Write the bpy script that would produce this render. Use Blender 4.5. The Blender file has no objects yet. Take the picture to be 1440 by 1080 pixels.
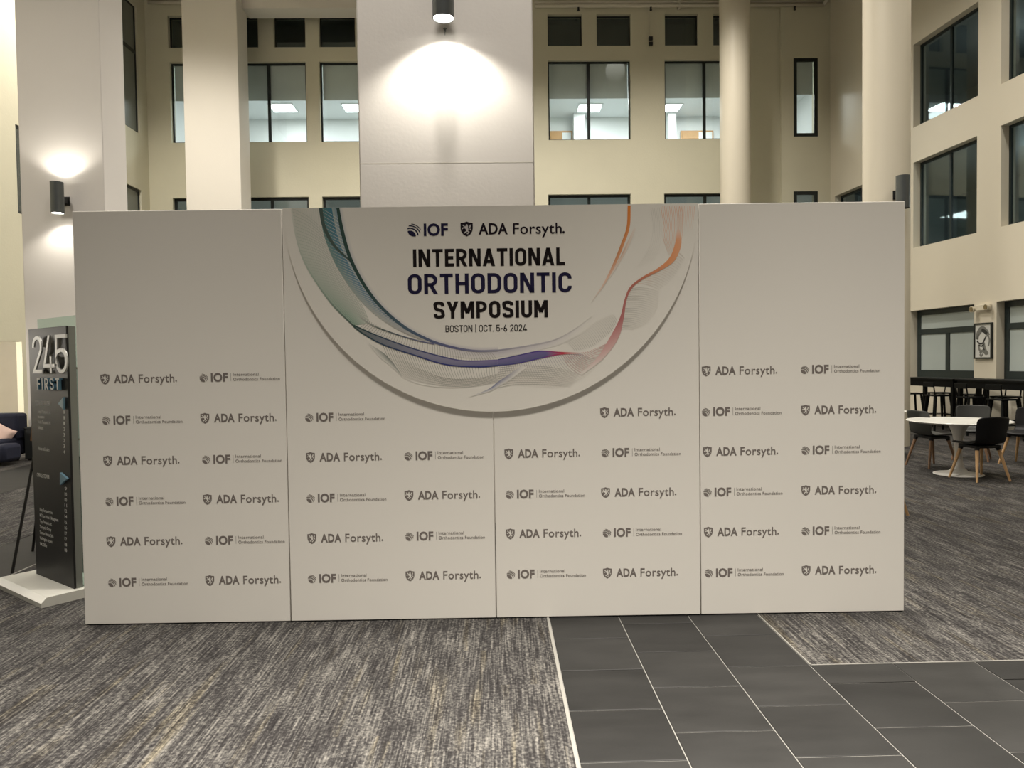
import bpy, math, random
import numpy as np
from mathutils import Vector, Matrix

random.seed(7)
rng = np.random.default_rng(7)
SC = bpy.context.scene
COL = SC.collection

# ------------------------------------------------------------------ camera
F_PX, CAM_H, PITCH, ROLL, YAW = 1029.1, 1.522, 0.02928, 0.013895, 0.021096
_fw = np.array([math.sin(YAW) * math.cos(PITCH), math.cos(YAW) * math.cos(PITCH), -math.sin(PITCH)])
_rt = np.array([math.cos(YAW), -math.sin(YAW), 0.0])
_up = np.cross(_rt, _fw)
RT = math.cos(ROLL) * _rt - math.sin(ROLL) * _up
UP = math.sin(ROLL) * _rt + math.cos(ROLL) * _up
CAM = np.array([0, 0, CAM_H])
cam_data = bpy.data.cameras.new('camera')
cam = bpy.data.objects.new('camera', cam_data)
COL.objects.link(cam)
cam_data.sensor_width = 36.0
cam_data.lens = F_PX / 1440 * 36.0
cam_data.clip_end = 200
m = Matrix.Identity(4)
for i in range(3):
    m[i][0], m[i][1], m[i][2], m[i][3] = RT[i], UP[i], -_fw[i], CAM[i]
cam.matrix_world = m
SC.camera = cam

# ------------------------------------------------------------------ world, exposure, added ceiling spots
SC.view_settings.view_transform = 'Standard'
SC.view_settings.look = 'None'
SC.view_settings.exposure = 0.0
SC.view_settings.gamma = 1.0
SC.view_settings.use_curve_mapping = False
world = bpy.data.worlds.new('world')
SC.world = world
world.use_nodes = True
world.node_tree.nodes['Background'].inputs[0].default_value = (1.0, 0.93, 0.83, 1)
world.node_tree.nodes['Background'].inputs[1].default_value = 0.13
SC.cycles.max_bounces = 6
SC.cycles.diffuse_bounces = 3
SC.cycles.glossy_bounces = 3
SC.cycles.transparent_max_bounces = 8
SC.cycles.sample_clamp_indirect = 4.0

WARM = (1.0, 0.94, 0.85)
def spot(name, loc, target, power, angle, blend=1.0, size=0.25, color=WARM, parent=None):
    d = bpy.data.lights.new(name, 'SPOT')
    d.energy = power; d.spot_size = math.radians(angle); d.spot_blend = blend
    d.shadow_soft_size = size; d.color = color
    o = bpy.data.objects.new(name, d); COL.objects.link(o)
    o.location = loc
    o.rotation_euler = (Vector(target) - Vector(loc)).to_track_quat('-Z', 'Y').to_euler()
    if parent: o.parent = parent
    return o
CEIL_Z = 12.3
# unseen spots without fixtures, added below the atrium ceiling to light it, straight down
for x, y, p, a in [(-1.7, 0.2, 13200, 55), (1.9, 0.2, 20000, 55), (-0.4, 4.75, 3100, 130),
                   (-7.4, 7.6, 1700, 130), (-1.8, 10.4, 300, 130), (3.2, 9.6, 2300, 130), (8.8, 6.5, 900, 120),
                   (8.4, 12.0, 1100, 120), (-7.9, 15.6, 3000, 130), (-1.2, 16.4, 3100, 140), (4.4, 16.4, 2150, 140)]:
    zl = CEIL_Z - (1.0 if y < 1 else 0.4)
    spot('ceiling_downlight', (x, y, zl), (x, y, 0), p, a, 1.0, 0.75 if y < 1 else 0.35)

# ------------------------------------------------------------------ pixel helpers (a pixel gives a direction, a plane the distance)
def ray(px, py):
    return _fw + RT * (px - 720) / F_PX - UP * (py - 540) / F_PX
def at_floor(px, py, z=0.0):
    d = ray(px, py); return CAM + d * ((z - CAM_H) / d[2])
def at_y(px, py, Y):
    d = ray(px, py); return CAM + d * (Y / d[1])
def at_plane(px, py, P, n):
    d = ray(px, py); t = np.dot(np.asarray(P) - CAM, n) / np.dot(d, n); return CAM + d * t
def horizon_y(px):
    # pixel row whose ray is level
    return 540 + F_PX * (_fw[2] + RT[2] * (px - 720) / F_PX) / UP[2]

# ------------------------------------------------------------------ materials
def lin(c):
    return tuple(((v / 255) / 12.92 if v / 255 <= 0.04045 else ((v / 255 + 0.055) / 1.055) ** 2.4) for v in c)
MATS = {}
def mat(name, rgb, rough=0.6, metal=0.0, var=0.0, scale=6.0, bump=0.0, bscale=60.0, spec=0.4, emit=None, estr=0.0, trans=0.0, coord='Object'):
    mt = bpy.data.materials.new(name); mt.use_nodes = True
    nt = mt.node_tree; b = nt.nodes['Principled BSDF']
    b.inputs['Base Color'].default_value = (*rgb, 1)
    b.inputs['Roughness'].default_value = rough
    b.inputs['Metallic'].default_value = metal
    b.inputs['Specular IOR Level'].default_value = spec
    tc = nt.nodes.new('ShaderNodeTexCoord')
    if var > 0:
        n = nt.nodes.new('ShaderNodeTexNoise'); n.inputs['Scale'].default_value = scale; n.inputs['Detail'].default_value = 4
        nt.links.new(tc.outputs[coord], n.inputs['Vector'])
        mx = nt.nodes.new('ShaderNodeMix'); mx.data_type = 'RGBA'
        mx.inputs['A'].default_value = (*[max(0, v * (1 - var)) for v in rgb], 1)
        mx.inputs['B'].default_value = (*[min(1, v * (1 + var)) for v in rgb], 1)
        nt.links.new(n.outputs['Fac'], mx.inputs['Factor'])
        nt.links.new(mx.outputs['Result'], b.inputs['Base Color'])
    if bump > 0:
        n2 = nt.nodes.new('ShaderNodeTexNoise'); n2.inputs['Scale'].default_value = bscale; n2.inputs['Detail'].default_value = 3
        nt.links.new(tc.outputs[coord], n2.inputs['Vector'])
        bp_ = nt.nodes.new('ShaderNodeBump'); bp_.inputs['Strength'].default_value = bump; bp_.inputs['Distance'].default_value = 0.01
        nt.links.new(n2.outputs['Fac'], bp_.inputs['Height'])
        nt.links.new(bp_.outputs['Normal'], b.inputs['Normal'])
    if emit:
        b.inputs['Emission Color'].default_value = (*emit, 1); b.inputs['Emission Strength'].default_value = estr
    MATS[name] = mt
    return mt

PAPER = (0.80, 0.765, 0.70)
mat('stucco_cream', (0.69, 0.655, 0.505), 0.8, var=0.06, scale=0.8, bump=0.25, bscale=25)
mat('paint_warm_white', (0.74, 0.70, 0.63), 0.75, var=0.03, scale=0.7, bump=0.1, bscale=30)
mat('paint_pale', (0.78, 0.74, 0.70), 0.7, var=0.03, scale=0.8, bump=0.08, bscale=30)
mat('paint_ivory', (0.74, 0.68, 0.55), 0.45, var=0.03, scale=0.8)
mat('ceiling_paint', (0.45, 0.41, 0.34), 0.8, var=0.05)
mat('room_white', (0.78, 0.80, 0.79), 0.8, var=0.02)
mat('room_grey', (0.30, 0.33, 0.33), 0.8, var=0.1, scale=1)
mat('shade_fabric', (0.76, 0.78, 0.74), 0.9, var=0.06, scale=3)
mat('frame_black', (0.012, 0.016, 0.016), 0.35, var=0.1)
mat('frame_green_black', (0.02, 0.03, 0.03), 0.35, var=0.1)
mat('wood_door', (0.52, 0.30, 0.13), 0.5, var=0.15, scale=4)
mat('frosted_glass', (0.42, 0.47, 0.45), 0.35, var=0.05, scale=1.2)
mat('frosted_dark', (0.17, 0.18, 0.155), 0.3, var=0.08, scale=1.0)
mat('clip_dark', (0.02, 0.02, 0.02), 0.5, var=0.1)
mat('pipe_paint', (0.74, 0.69, 0.58), 0.5, var=0.05)
mat('panel_white', PAPER, 0.55, var=0.012, scale=1.5)
mat('panel_edge', (0.62, 0.58, 0.5), 0.6, var=0.03)
mat('disc_white', (0.79, 0.755, 0.685), 0.6, spec=0.2, var=0.01, scale=2)
mat('print_grey', (0.19, 0.165, 0.15), 0.7, spec=0.1, var=0.05)
mat('print_grey_light', (0.20, 0.175, 0.16), 0.7, spec=0.1, var=0.05)
mat('print_black', (0.014, 0.010, 0.010), 0.7, spec=0.1, var=0.05)
mat('print_navy', (0.018, 0.015, 0.05), 0.7, spec=0.1, var=0.05)
mat('print_shield_black', (0.016, 0.010, 0.016), 0.7, spec=0.1, var=0.05)
mat('print_lion_pale', (0.62, 0.58, 0.56), 0.5, var=0.05)
mat('sign_black', (0.014, 0.014, 0.014), 0.42, spec=0.2, var=0.15, scale=2)
mat('sign_grey', (0.20, 0.21, 0.19), 0.35, metal=0.4, var=0.05)
mat('sign_base', (0.55, 0.54, 0.49), 0.4, var=0.04)
mat('digit_silver', (0.50, 0.50, 0.48), 0.35, metal=0.3, var=0.05)
mat('letter_blue', (0.16, 0.32, 0.45), 0.35, var=0.05)
mat('letter_white', (0.85, 0.85, 0.82), 0.5, var=0.03)
mat('arrow_blue', (0.20, 0.36, 0.46), 0.35, var=0.05)
mat('lamp_grey', (0.13, 0.14, 0.14), 0.32, metal=0.55, var=0.06, scale=9)
mat('lamp_glow', (0.9, 0.9, 0.85), 0.5, emit=(1, 0.96, 0.86), estr=14, var=0.01)
mat('lamp_off', (0.02, 0.02, 0.02), 0.4, var=0.1)
mat('troffer_glow', (0.9, 0.9, 0.9), 0.5, emit=(0.97, 1, 0.98), estr=7, var=0.01)
mat('chair_black', (0.007, 0.007, 0.008), 0.5, spec=0.25, var=0.15, scale=5)
mat('chair_grey', (0.035, 0.036, 0.033), 0.5, var=0.1, scale=5)
mat('oak', (0.50, 0.31, 0.15), 0.5, var=0.18, scale=14)
mat('walnut', (0.20, 0.115, 0.065), 0.5, var=0.2, scale=14)
mat('table_white', (0.72, 0.71, 0.66), 0.25, var=0.18, scale=3.5)
mat('pedestal_white', (0.62, 0.60, 0.56), 0.35, var=0.03)
mat('bar_black', (0.004, 0.0045, 0.0045), 0.5, spec=0.15, var=0.15)
mat('art_paper', (0.66, 0.66, 0.62), 0.6, var=0.03)
mat('art_ink', (0.03, 0.03, 0.028), 0.6, var=0.3, scale=30)
mat('art_wash', (0.20, 0.20, 0.18), 0.6, var=0.3, scale=30)
mat('fixture_cream', (0.72, 0.66, 0.52), 0.4, var=0.03)
mat('fixture_lens', (0.25, 0.2, 0.11), 0.15, metal=0.5, var=0.1)
mat('sofa_navy', (0.010, 0.012, 0.028), 0.85, var=0.15, scale=20, bump=0.2, bscale=200)
mat('cushion_pink', (0.72, 0.52, 0.45), 0.85, var=0.15, scale=8, bump=0.2, bscale=150)
mat('ottoman_charcoal', (0.012, 0.014, 0.014), 0.7, var=0.1)
mat('easel_black', (0.012, 0.011, 0.010), 0.45, var=0.1)
mat('poster_white', (0.72, 0.70, 0.67), 0.6, var=0.02)
mat('poster_brown', (0.22, 0.12, 0.06), 0.5, var=0.15, scale=12)
mat('grout', (0.17, 0.165, 0.15), 0.85, var=0.08, scale=8)
mat('metal_strip', (0.27, 0.26, 0.235), 0.4, metal=0.2, var=0.05)
mat('curtain_cream', (0.62, 0.57, 0.46), 0.85, var=0.05, scale=3)

def glass_mat(name, tint, refl=0.12):
    mt = bpy.data.materials.new(name); mt.use_nodes = True
    nt = mt.node_tree; nt.nodes.clear()
    out = nt.nodes.new('ShaderNodeOutputMaterial')
    tr = nt.nodes.new('ShaderNodeBsdfTransparent'); tr.inputs[0].default_value = (*tint, 1)
    gl = nt.nodes.new('ShaderNodeBsdfGlossy'); gl.inputs['Roughness'].default_value = 0.03
    gl.inputs['Color'].default_value = (0.85, 0.9, 0.9, 1)
    fr = nt.nodes.new('ShaderNodeLayerWeight'); fr.inputs['Blend'].default_value = 0.5
    pw = nt.nodes.new('ShaderNodeMath'); pw.operation = 'POWER'; pw.inputs[1].default_value = 5.0
    nt.links.new(fr.outputs['Facing'], pw.inputs[0])
    ad = nt.nodes.new('ShaderNodeMath'); ad.operation = 'MULTIPLY_ADD'
    ad.inputs[1].default_value = 0.7; ad.inputs[2].default_value = refl
    mx = nt.nodes.new('ShaderNodeMixShader')
    nt.links.new(pw.outputs[0], ad.inputs[0]); nt.links.new(ad.outputs[0], mx.inputs[0])
    nt.links.new(tr.outputs[0], mx.inputs[1]); nt.links.new(gl.outputs[0], mx.inputs[2])
    nt.links.new(mx.outputs[0], out.inputs[0])
    MATS[name] = mt
glass_mat('glass_clear', (0.94, 0.97, 0.975), 0.05)
glass_mat('glass_dark', (0.68, 0.75, 0.75), 0.10)
glass_mat('glass_sign', (0.80, 0.90, 0.87), 0.08)

def attr_mat(name):
    mt = bpy.data.materials.new(name); mt.use_nodes = True
    nt = mt.node_tree; b = nt.nodes['Principled BSDF']
    a = nt.nodes.new('ShaderNodeAttribute'); a.attribute_name = 'Col'
    nt.links.new(a.outputs['Color'], b.inputs['Base Color'])
    b.inputs['Roughness'].default_value = 0.6; b.inputs['Specular IOR Level'].default_value = 0.15
    MATS[name] = mt
attr_mat('ink_print')

def carpet_mat():
    mt = bpy.data.materials.new('carpet_loop'); mt.use_nodes = True
    nt = mt.node_tree; L = nt.links.new; b = nt.nodes['Principled BSDF']
    N = lambda t: nt.nodes.new(t)
    tc = N('ShaderNodeTexCoord'); sep = N('ShaderNodeSeparateXYZ'); L(tc.outputs['Object'], sep.inputs[0])
    def mth(op, a, bv=None, c=None):
        n = N('ShaderNodeMath'); n.operation = op
        for i, v in enumerate((a, bv, c)):
            if v is None: continue
            if isinstance(v, (int, float)): n.inputs[i].default_value = v
            else: L(v, n.inputs[i])
        return n.outputs[0]
    # carpet planks 0.25 m x 1 m, each shifted at random
    idx = mth('FLOOR', mth('DIVIDE', sep.outputs[0], 0.25))
    wn = N('ShaderNodeTexWhiteNoise'); wn.noise_dimensions = '1D'; L(idx, wn.inputs['W'])
    yy = mth('ADD', sep.outputs[1], wn.outputs['Value'])
    idy = mth('FLOOR', yy)
    cb = N('ShaderNodeCombineXYZ'); L(idx, cb.inputs[0]); L(idy, cb.inputs[1])
    wn2 = N('ShaderNodeTexWhiteNoise'); wn2.noise_dimensions = '2D'; L(cb.outputs[0], wn2.inputs['Vector'])
    shift = mth('MULTIPLY', wn2.outputs['Value'], 3.0)
    def streak(sx, sy, detail=2.0, zoff=0.0, use_shift=True):
        c = N('ShaderNodeCombineXYZ')
        L(mth('MULTIPLY', sep.outputs[0], sx), c.inputs[0])
        L(mth('MULTIPLY', sep.outputs[1], sy), c.inputs[1])
        if use_shift: L(mth('ADD', shift, zoff), c.inputs[2])
        else: c.inputs[2].default_value = zoff
        n = N('ShaderNodeTexNoise'); n.inputs['Scale'].default_value = 1.0; n.inputs['Detail'].default_value = detail
        L(c.outputs[0], n.inputs['Vector']); return n.outputs['Fac']
    fine = streak(105, 4, 2)                 # long yarn streaks
    dash = streak(75, 60, 2, 9)              # loops breaking the streaks
    broad = streak(9, 2.2, 5, 4, False)      # broad worn bands
    s = mth('ADD', mth('MULTIPLY', fine, 1.0), mth('MULTIPLY', dash, 0.95))
    s = mth('ADD', s, mth('MULTIPLY', broad, 0.55))
    ramp = N('ShaderNodeValToRGB')
    e = ramp.color_ramp.elements
    e[0].position = 0.0; e[0].color = (0.013, 0.012, 0.012, 1)
    e[1].position = 1.0; e[1].color = (0.165, 0.155, 0.140, 1)
    for p, c in ((0.34, (0.026, 0.024, 0.0235)), (0.50, (0.045, 0.0425, 0.0405)), (0.70, (0.086, 0.081, 0.074))):
        k = e.new(p); k.color = (*c, 1)
    mr = N('ShaderNodeMapRange'); mr.inputs['From Min'].default_value = 0.85; mr.inputs['From Max'].default_value = 1.65
    L(s, mr.inputs['Value']); L(mr.outputs[0], ramp.inputs[0])
    # straw-coloured yarn in places
    straw = streak(16, 1.1, 3, 21)
    mr2 = N('ShaderNodeMapRange'); mr2.inputs['From Min'].default_value = 0.56; mr2.inputs['From Max'].default_value = 0.70
    L(straw, mr2.inputs['Value'])
    mx = N('ShaderNodeMix'); mx.data_type = 'RGBA'; mx.blend_type = 'MULTIPLY'
    L(mth('MULTIPLY', mr2.outputs[0], 0.9), mx.inputs['Factor']); L(ramp.outputs[0], mx.inputs['A'])
    mx.inputs['B'].default_value = (1.18, 1.10, 0.90, 1)
    L(mx.outputs['Result'], b.inputs['Base Color'])
    b.inputs['Roughness'].default_value = 0.95; b.inputs['Specular IOR Level'].default_value = 0.1
    bp_ = N('ShaderNodeBump'); bp_.inputs['Strength'].default_value = 0.5; bp_.inputs['Distance'].default_value = 0.004
    L(dash, bp_.inputs['Height']); L(bp_.outputs['Normal'], b.inputs['Normal'])
    MATS['carpet_loop'] = mt
carpet_mat()

def slate_mat():
    mt = bpy.data.materials.new('slate_tile'); mt.use_nodes = True
    nt = mt.node_tree; L = nt.links.new; b = nt.nodes['Principled BSDF']
    tc = nt.nodes.new('ShaderNodeTexCoord'); oi = nt.nodes.new('ShaderNodeObjectInfo')
    n = nt.nodes.new('ShaderNodeTexNoise'); n.noise_dimensions = '4D'; n.inputs['Scale'].default_value = 3.0; n.inputs['Detail'].default_value = 6
    mu = nt.nodes.new('ShaderNodeMath'); mu.operation = 'MULTIPLY'; mu.inputs[1].default_value = 60
    L(oi.outputs['Random'], mu.inputs[0]); L(mu.outputs[0], n.inputs['W'])
    mp = nt.nodes.new('ShaderNodeMapping'); mp.inputs['Scale'].default_value = (0.7, 2.2, 1)
    L(tc.outputs['Object'], mp.inputs[0]); L(mp.outputs[0], n.inputs['Vector'])
    r = nt.nodes.new('ShaderNodeValToRGB')
    r.color_ramp.elements[0].position = 0.25; r.color_ramp.elements[0].color = (0.013, 0.0127, 0.012, 1)
    r.color_ramp.elements[1].position = 0.8; r.color_ramp.elements[1].color = (0.025, 0.0243, 0.023, 1)
    L(n.outputs['Fac'], r.inputs[0])
    hs = nt.nodes.new('ShaderNodeHueSaturation')
    mr = nt.nodes.new('ShaderNodeMapRange'); mr.inputs['To Min'].default_value = 0.8; mr.inputs['To Max'].default_value = 1.22
    L(oi.outputs['Random'], mr.inputs['Value']); L(mr.outputs[0], hs.inputs['Value']); L(r.outputs[0], hs.inputs['Color'])
    L(hs.outputs[0], b.inputs['Base Color'])
    b.inputs['Roughness'].default_value = 0.55; b.inputs['Specular IOR Level'].default_value = 0.15
    n2 = nt.nodes.new('ShaderNodeTexNoise'); n2.inputs['Scale'].default_value = 40; L(tc.outputs['Object'], n2.inputs['Vector'])
    bp_ = nt.nodes.new('ShaderNodeBump'); bp_.inputs['Strength'].default_value = 0.12; bp_.inputs['Distance'].default_value = 0.004
    L(n2.outputs['Fac'], bp_.inputs['Height']); L(bp_.outputs['Normal'], b.inputs['Normal'])
    MATS['slate_tile'] = mt
slate_mat()

# ------------------------------------------------------------------ mesh builder
class MB:
    def __init__(s): s.v = []; s.f = []; s.c = None
    def quad(s, a, b, c, d):
        i = len(s.v); s.v += [tuple(a), tuple(b), tuple(c), tuple(d)]; s.f.append((i, i + 1, i + 2, i + 3)); return s
    def poly(s, pts):
        i = len(s.v); s.v += [tuple(p) for p in pts]; s.f.append(tuple(range(i, i + len(pts)))); return s
    def box(s, x0, x1, y0, y1, z0, z1, M=None):
        i = len(s.v)
        P = [(x, y, z) for z in (z0, z1) for (x, y) in ((x0, y0), (x1, y0), (x1, y1), (x0, y1))]
        if M is not None: P = [tuple(M @ Vector(p)) for p in P]
        s.v += P
        s.f += [tuple(i + k for k in q) for q in ((3, 2, 1, 0), (4, 5, 6, 7), (0, 1, 5, 4), (1, 2, 6, 5), (2, 3, 7, 6), (3, 0, 4, 7))]
        return s
    def prism(s, base, top):
        i = len(s.v); n = len(base); s.v += [tuple(p) for p in base] + [tuple(p) for p in top]
        s.f.append(tuple(i + k for k in reversed(range(n)))); s.f.append(tuple(i + n + k for k in range(n)))
        for k in range(n):
            k2 = (k + 1) % n; s.f.append((i + k, i + k2, i + n + k2, i + n + k))
        return s
    def tube(s, p0, p1, r0, r1=None, n=10, caps=True):
        r1 = r0 if r1 is None else r1
        p0, p1 = Vector(p0), Vector(p1); d = (p1 - p0).normalized()
        a = d.orthogonal().normalized(); b = d.cross(a)
        B = [p0 + (a * math.cos(t) + b * math.sin(t)) * r0 for t in np.linspace(0, 2 * math.pi, n, False)]
        T = [p1 + (a * math.cos(t) + b * math.sin(t)) * r1 for t in np.linspace(0, 2 * math.pi, n, False)]
        if caps: return s.prism(B, T)
        i = len(s.v); s.v += [tuple(p) for p in B + T]
        for k in range(n):
            k2 = (k + 1) % n; s.f.append((i + k, i + k2, i + n + k2, i + n + k))
        return s
    def lathe(s, prof, n=32, c=(0, 0, 0)):
        i = len(s.v); m_ = len(prof)
        for k in range(n):
            t = 2 * math.pi * k / n
            s.v += [(c[0] + r * math.cos(t), c[1] + r * math.sin(t), c[2] + z) for r, z in prof]
        for k in range(n):
            k2 = (k + 1) % n
            for j in range(m_ - 1):
                s.f.append((i + k * m_ + j, i + k2 * m_ + j, i + k2 * m_ + j + 1, i + k * m_ + j + 1))
        return s
    def build(s, name, material=None, parent=None, smooth=False, colors=None, bevel=0, seg=2, loc=None, rot=None):
        me = bpy.data.meshes.new(name)
        me.from_pydata(s.v, [], s.f); me.update()
        if colors is not None:
            at = me.color_attributes.new('Col', 'FLOAT_COLOR', 'POINT')
            at.data.foreach_set('color', np.asarray(colors, dtype=np.float32).reshape(-1))
        if smooth:
            me.polygons.foreach_set('use_smooth', [True] * len(me.polygons))
        o = bpy.data.objects.new(name, me); COL.objects.link(o)
        if material: me.materials.append(MATS[material])
        if parent: o.parent = parent
        if bevel:
            bm_ = o.modifiers.new('bevel', 'BEVEL'); bm_.width = bevel; bm_.segments = seg; bm_.limit_method = 'ANGLE'
            me.polygons.foreach_set('use_smooth', [True] * len(me.polygons))
            try: me.set_sharp_from_angle(angle=math.radians(50))
            except Exception: pass
        if loc is not None: o.location = loc
        if rot is not None: o.rotation_euler = (0, 0, rot)
        return o

def tag(o, label=None, cat=None, group=None, kind=None):
    if label: o['label'] = label
    if cat: o['category'] = cat
    if group: o['group'] = group
    if kind: o['kind'] = kind
    return o
def empty(name, loc=(0, 0, 0), rz=0.0):
    o = bpy.data.objects.new(name, None); COL.objects.link(o)
    o.location = tuple(loc); o.rotation_euler = (0, 0, rz); o.empty_display_size = 0.1
    return o
def copy_tree(o, parent=None):
    c = o.copy(); COL.objects.link(c)
    if parent: c.parent = parent
    for ch in list(o.children): copy_tree(ch, c)
    return c

# ------------------------------------------------------------------ plan of the place
VPX = 619.0
rw_dir = ray(VPX, horizon_y(VPX)); rw_dir[2] = 0; rw_dir /= np.linalg.norm(rw_dir)       # right wall runs this way into depth
RW_P = at_y(1370, 480, 15.4); RW_P[2] = 0
rw_n = np.array([-rw_dir[1], rw_dir[0], 0.0])                                             # faces the atrium (towards -X)
if rw_n[0] > 0: rw_n = -rw_n
RW_BACK = at_plane(1165, 150, RW_P, rw_n)
YB = float(RW_BACK[1])                                                                    # back wall
XL = float(at_y(207, 150, YB)[0])                                                         # left wall
CORNER_X = float(RW_BACK[0])
print('YB', YB, 'XL', XL, 'CORNER', CORNER_X)

# ------------------------------------------------------------------ floor
st = lambda o, label=None: tag(o, label, None, None, 'structure')
TS, TX, TY = 0.4137, 0.2943, 3.9711
X_STRIP = float(at_floor(25, 804)[0]); X2 = float(at_floor(0, 768.9)[0]); X3 = float(at_floor(0, 694)[0]); X4 = float(at_floor(0, 663)[0])
floor = st(MB().box(-16, 13, -7, YB + 0.3, -0.12, -0.004).build('floor', 'grout'), 'grey slate tile and carpet floor of the atrium')
RIGHT_END = 3.5575
R0 = TX + 3 * TS
def carpet(x0, x1, y0, y1):
    return st(MB().box(x0, x1, y0, y1, -0.05, 0.0).build('floor_carpet', 'carpet_loop'))
carpet(X_STRIP + 0.012, TX - 0.016, -6.8, YB)
carpet(R0 + 0.008, 12.5, RIGHT_END + 0.006, YB)
carpet(X3 + 0.01, X2 - 0.01, -6.8, YB)
carpet(-15.5, X4 - 0.01, -6.8, YB)
st(MB().box(X2, X_STRIP, -6.8, YB, -0.05, -0.0005).build('floor_walkway', 'slate_tile'), 'smooth grey walkway strip in the carpet')
st(MB().box(X4, X3, -6.8, YB, -0.05, -0.0005).build('floor_walkway', 'slate_tile'), 'smooth grey walkway strip in the carpet')
st(MB().box(X_STRIP, X_STRIP + 0.012, -6.8, YB, -0.03, 0.002).build('trim_1', 'metal_strip'))
st(MB().box(TX - 0.016, TX - 0.002, -6.8, YB, -0.03, 0.002).build('trim_2', 'metal_strip'))
st(MB().box(R0 + 0.001, R0 + 0.008, RIGHT_END, YB, -0.03, 0.0015).build('trim_3', 'metal_strip'))
st(MB().box(R0 + 0.001, 12.5, RIGHT_END - 0.001, RIGHT_END + 0.006, -0.03, 0.0015).build('trim_4', 'metal_strip'))
tile_mb = MB(); g = 0.0028; hb = TS / 2 - g; c_ = 0.003
tile_mb.prism([(-hb, -hb, -0.012), (hb, -hb, -0.012), (hb, hb, -0.012), (-hb, hb, -0.012)],
              [(-hb, -hb, -0.002), (hb, -hb, -0.002), (hb, hb, -0.002), (-hb, hb, -0.002)])
i0 = len(tile_mb.v)
tile_mb.prism([(-hb, -hb, -0.002), (hb, -hb, -0.002), (hb, hb, -0.002), (-hb, hb, -0.002)],
              [(-hb + c_, -hb + c_, 0), (hb - c_, -hb + c_, 0), (hb - c_, hb - c_, 0), (-hb + c_, hb - c_, 0)])
tile0 = None
def tile(cx, cy):
    global tile0
    if tile0 is None:
        tile0 = tile_mb.build('tile', 'slate_tile', floor); o = tile0
    else:
        o = tile0.copy(); COL.objects.link(o)
    o.location = (cx, cy, -random.random() * 0.0006)
for i in range(13):
    cx = TX + (i + 0.5) * TS
    off = 0.0 if i % 2 == 0 else 0.5
    for j in range(-12, 16):
        cy = TY + (j - 0.5 + off) * TS
        if i >= 3 and cy > RIGHT_END - TS * 0.3:
            continue
        if cy < 0.9: continue
        if i >= 3 and cy + TS / 2 > RIGHT_END + 0.01:   # cut half tile against the carpet
            h = MB().box(cx - hb, cx + hb, cy - hb, RIGHT_END - 0.003, -0.012, 0)
            h.build('tile', 'slate_tile', floor)
            continue
        tile(cx, cy)
# second course beside the carpet edge needs its half tiles
for i in range(3, 13):
    if i % 2 == 1:
        cx = TX + (i + 0.5) * TS
        MB().box(cx - hb, cx + hb, RIGHT_END - TS / 2 + g, RIGHT_END - 0.003, -0.012, -0.0002).build('tile', 'slate_tile', floor)

# ------------------------------------------------------------------ walls with real openings
def wall(name, P, e, n, s0, s1, z0, z1, openings, t, material, label=None):
    """P origin, e along, n facing the room; openings (s0,s1,z0,z1)"""
    P, e, n = np.asarray(P, float), np.asarray(e, float), np.asarray(n, float)
    W = lambda s, z, d=0: tuple(P + e * s + np.array([0, 0, z]) - n * d)
    ss = sorted({s0, s1, *[o[0] for o in openings], *[o[1] for o in openings]}); ss = [s for s in ss if s0 <= s <= s1]
    zs = sorted({z0, z1, *[o[2] for o in openings], *[o[3] for o in openings]}); zs = [z for z in zs if z0 <= z <= z1]
    mb = MB()
    for a, b in zip(ss, ss[1:]):
        for c, d in zip(zs, zs[1:]):
            ms, mz = (a + b) / 2, (c + d) / 2
            if any(o[0] < ms < o[1] and o[2] < mz < o[3] for o in openings): continue
            mb.quad(W(a, c), W(b, c), W(b, d), W(a, d)); mb.quad(W(a, c, t), W(b, c, t), W(b, d, t), W(a, d, t))
    for a, b, c, d in openings:
        mb.quad(W(a, c), W(a, d), W(a, d, t), W(a, c, t)); mb.quad(W(b, c), W(b, d), W(b, d, t), W(b, c, t))
        mb.quad(W(a, c), W(b, c), W(b, c, t), W(a, c, t)); mb.quad(W(a, d), W(b, d), W(b, d, t), W(a, d, t))
    for a, b, c, d in ((s0, s0, z0, z1), (s1, s1, z0, z1)):
        mb.quad(W(a, c), W(a, d), W(a, d, t), W(a, c, t))
    mb.quad(W(s0, z1), W(s1, z1), W(s1, z1, t), W(s0, z1, t))
    return st(mb.build(name, material), label)

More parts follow.
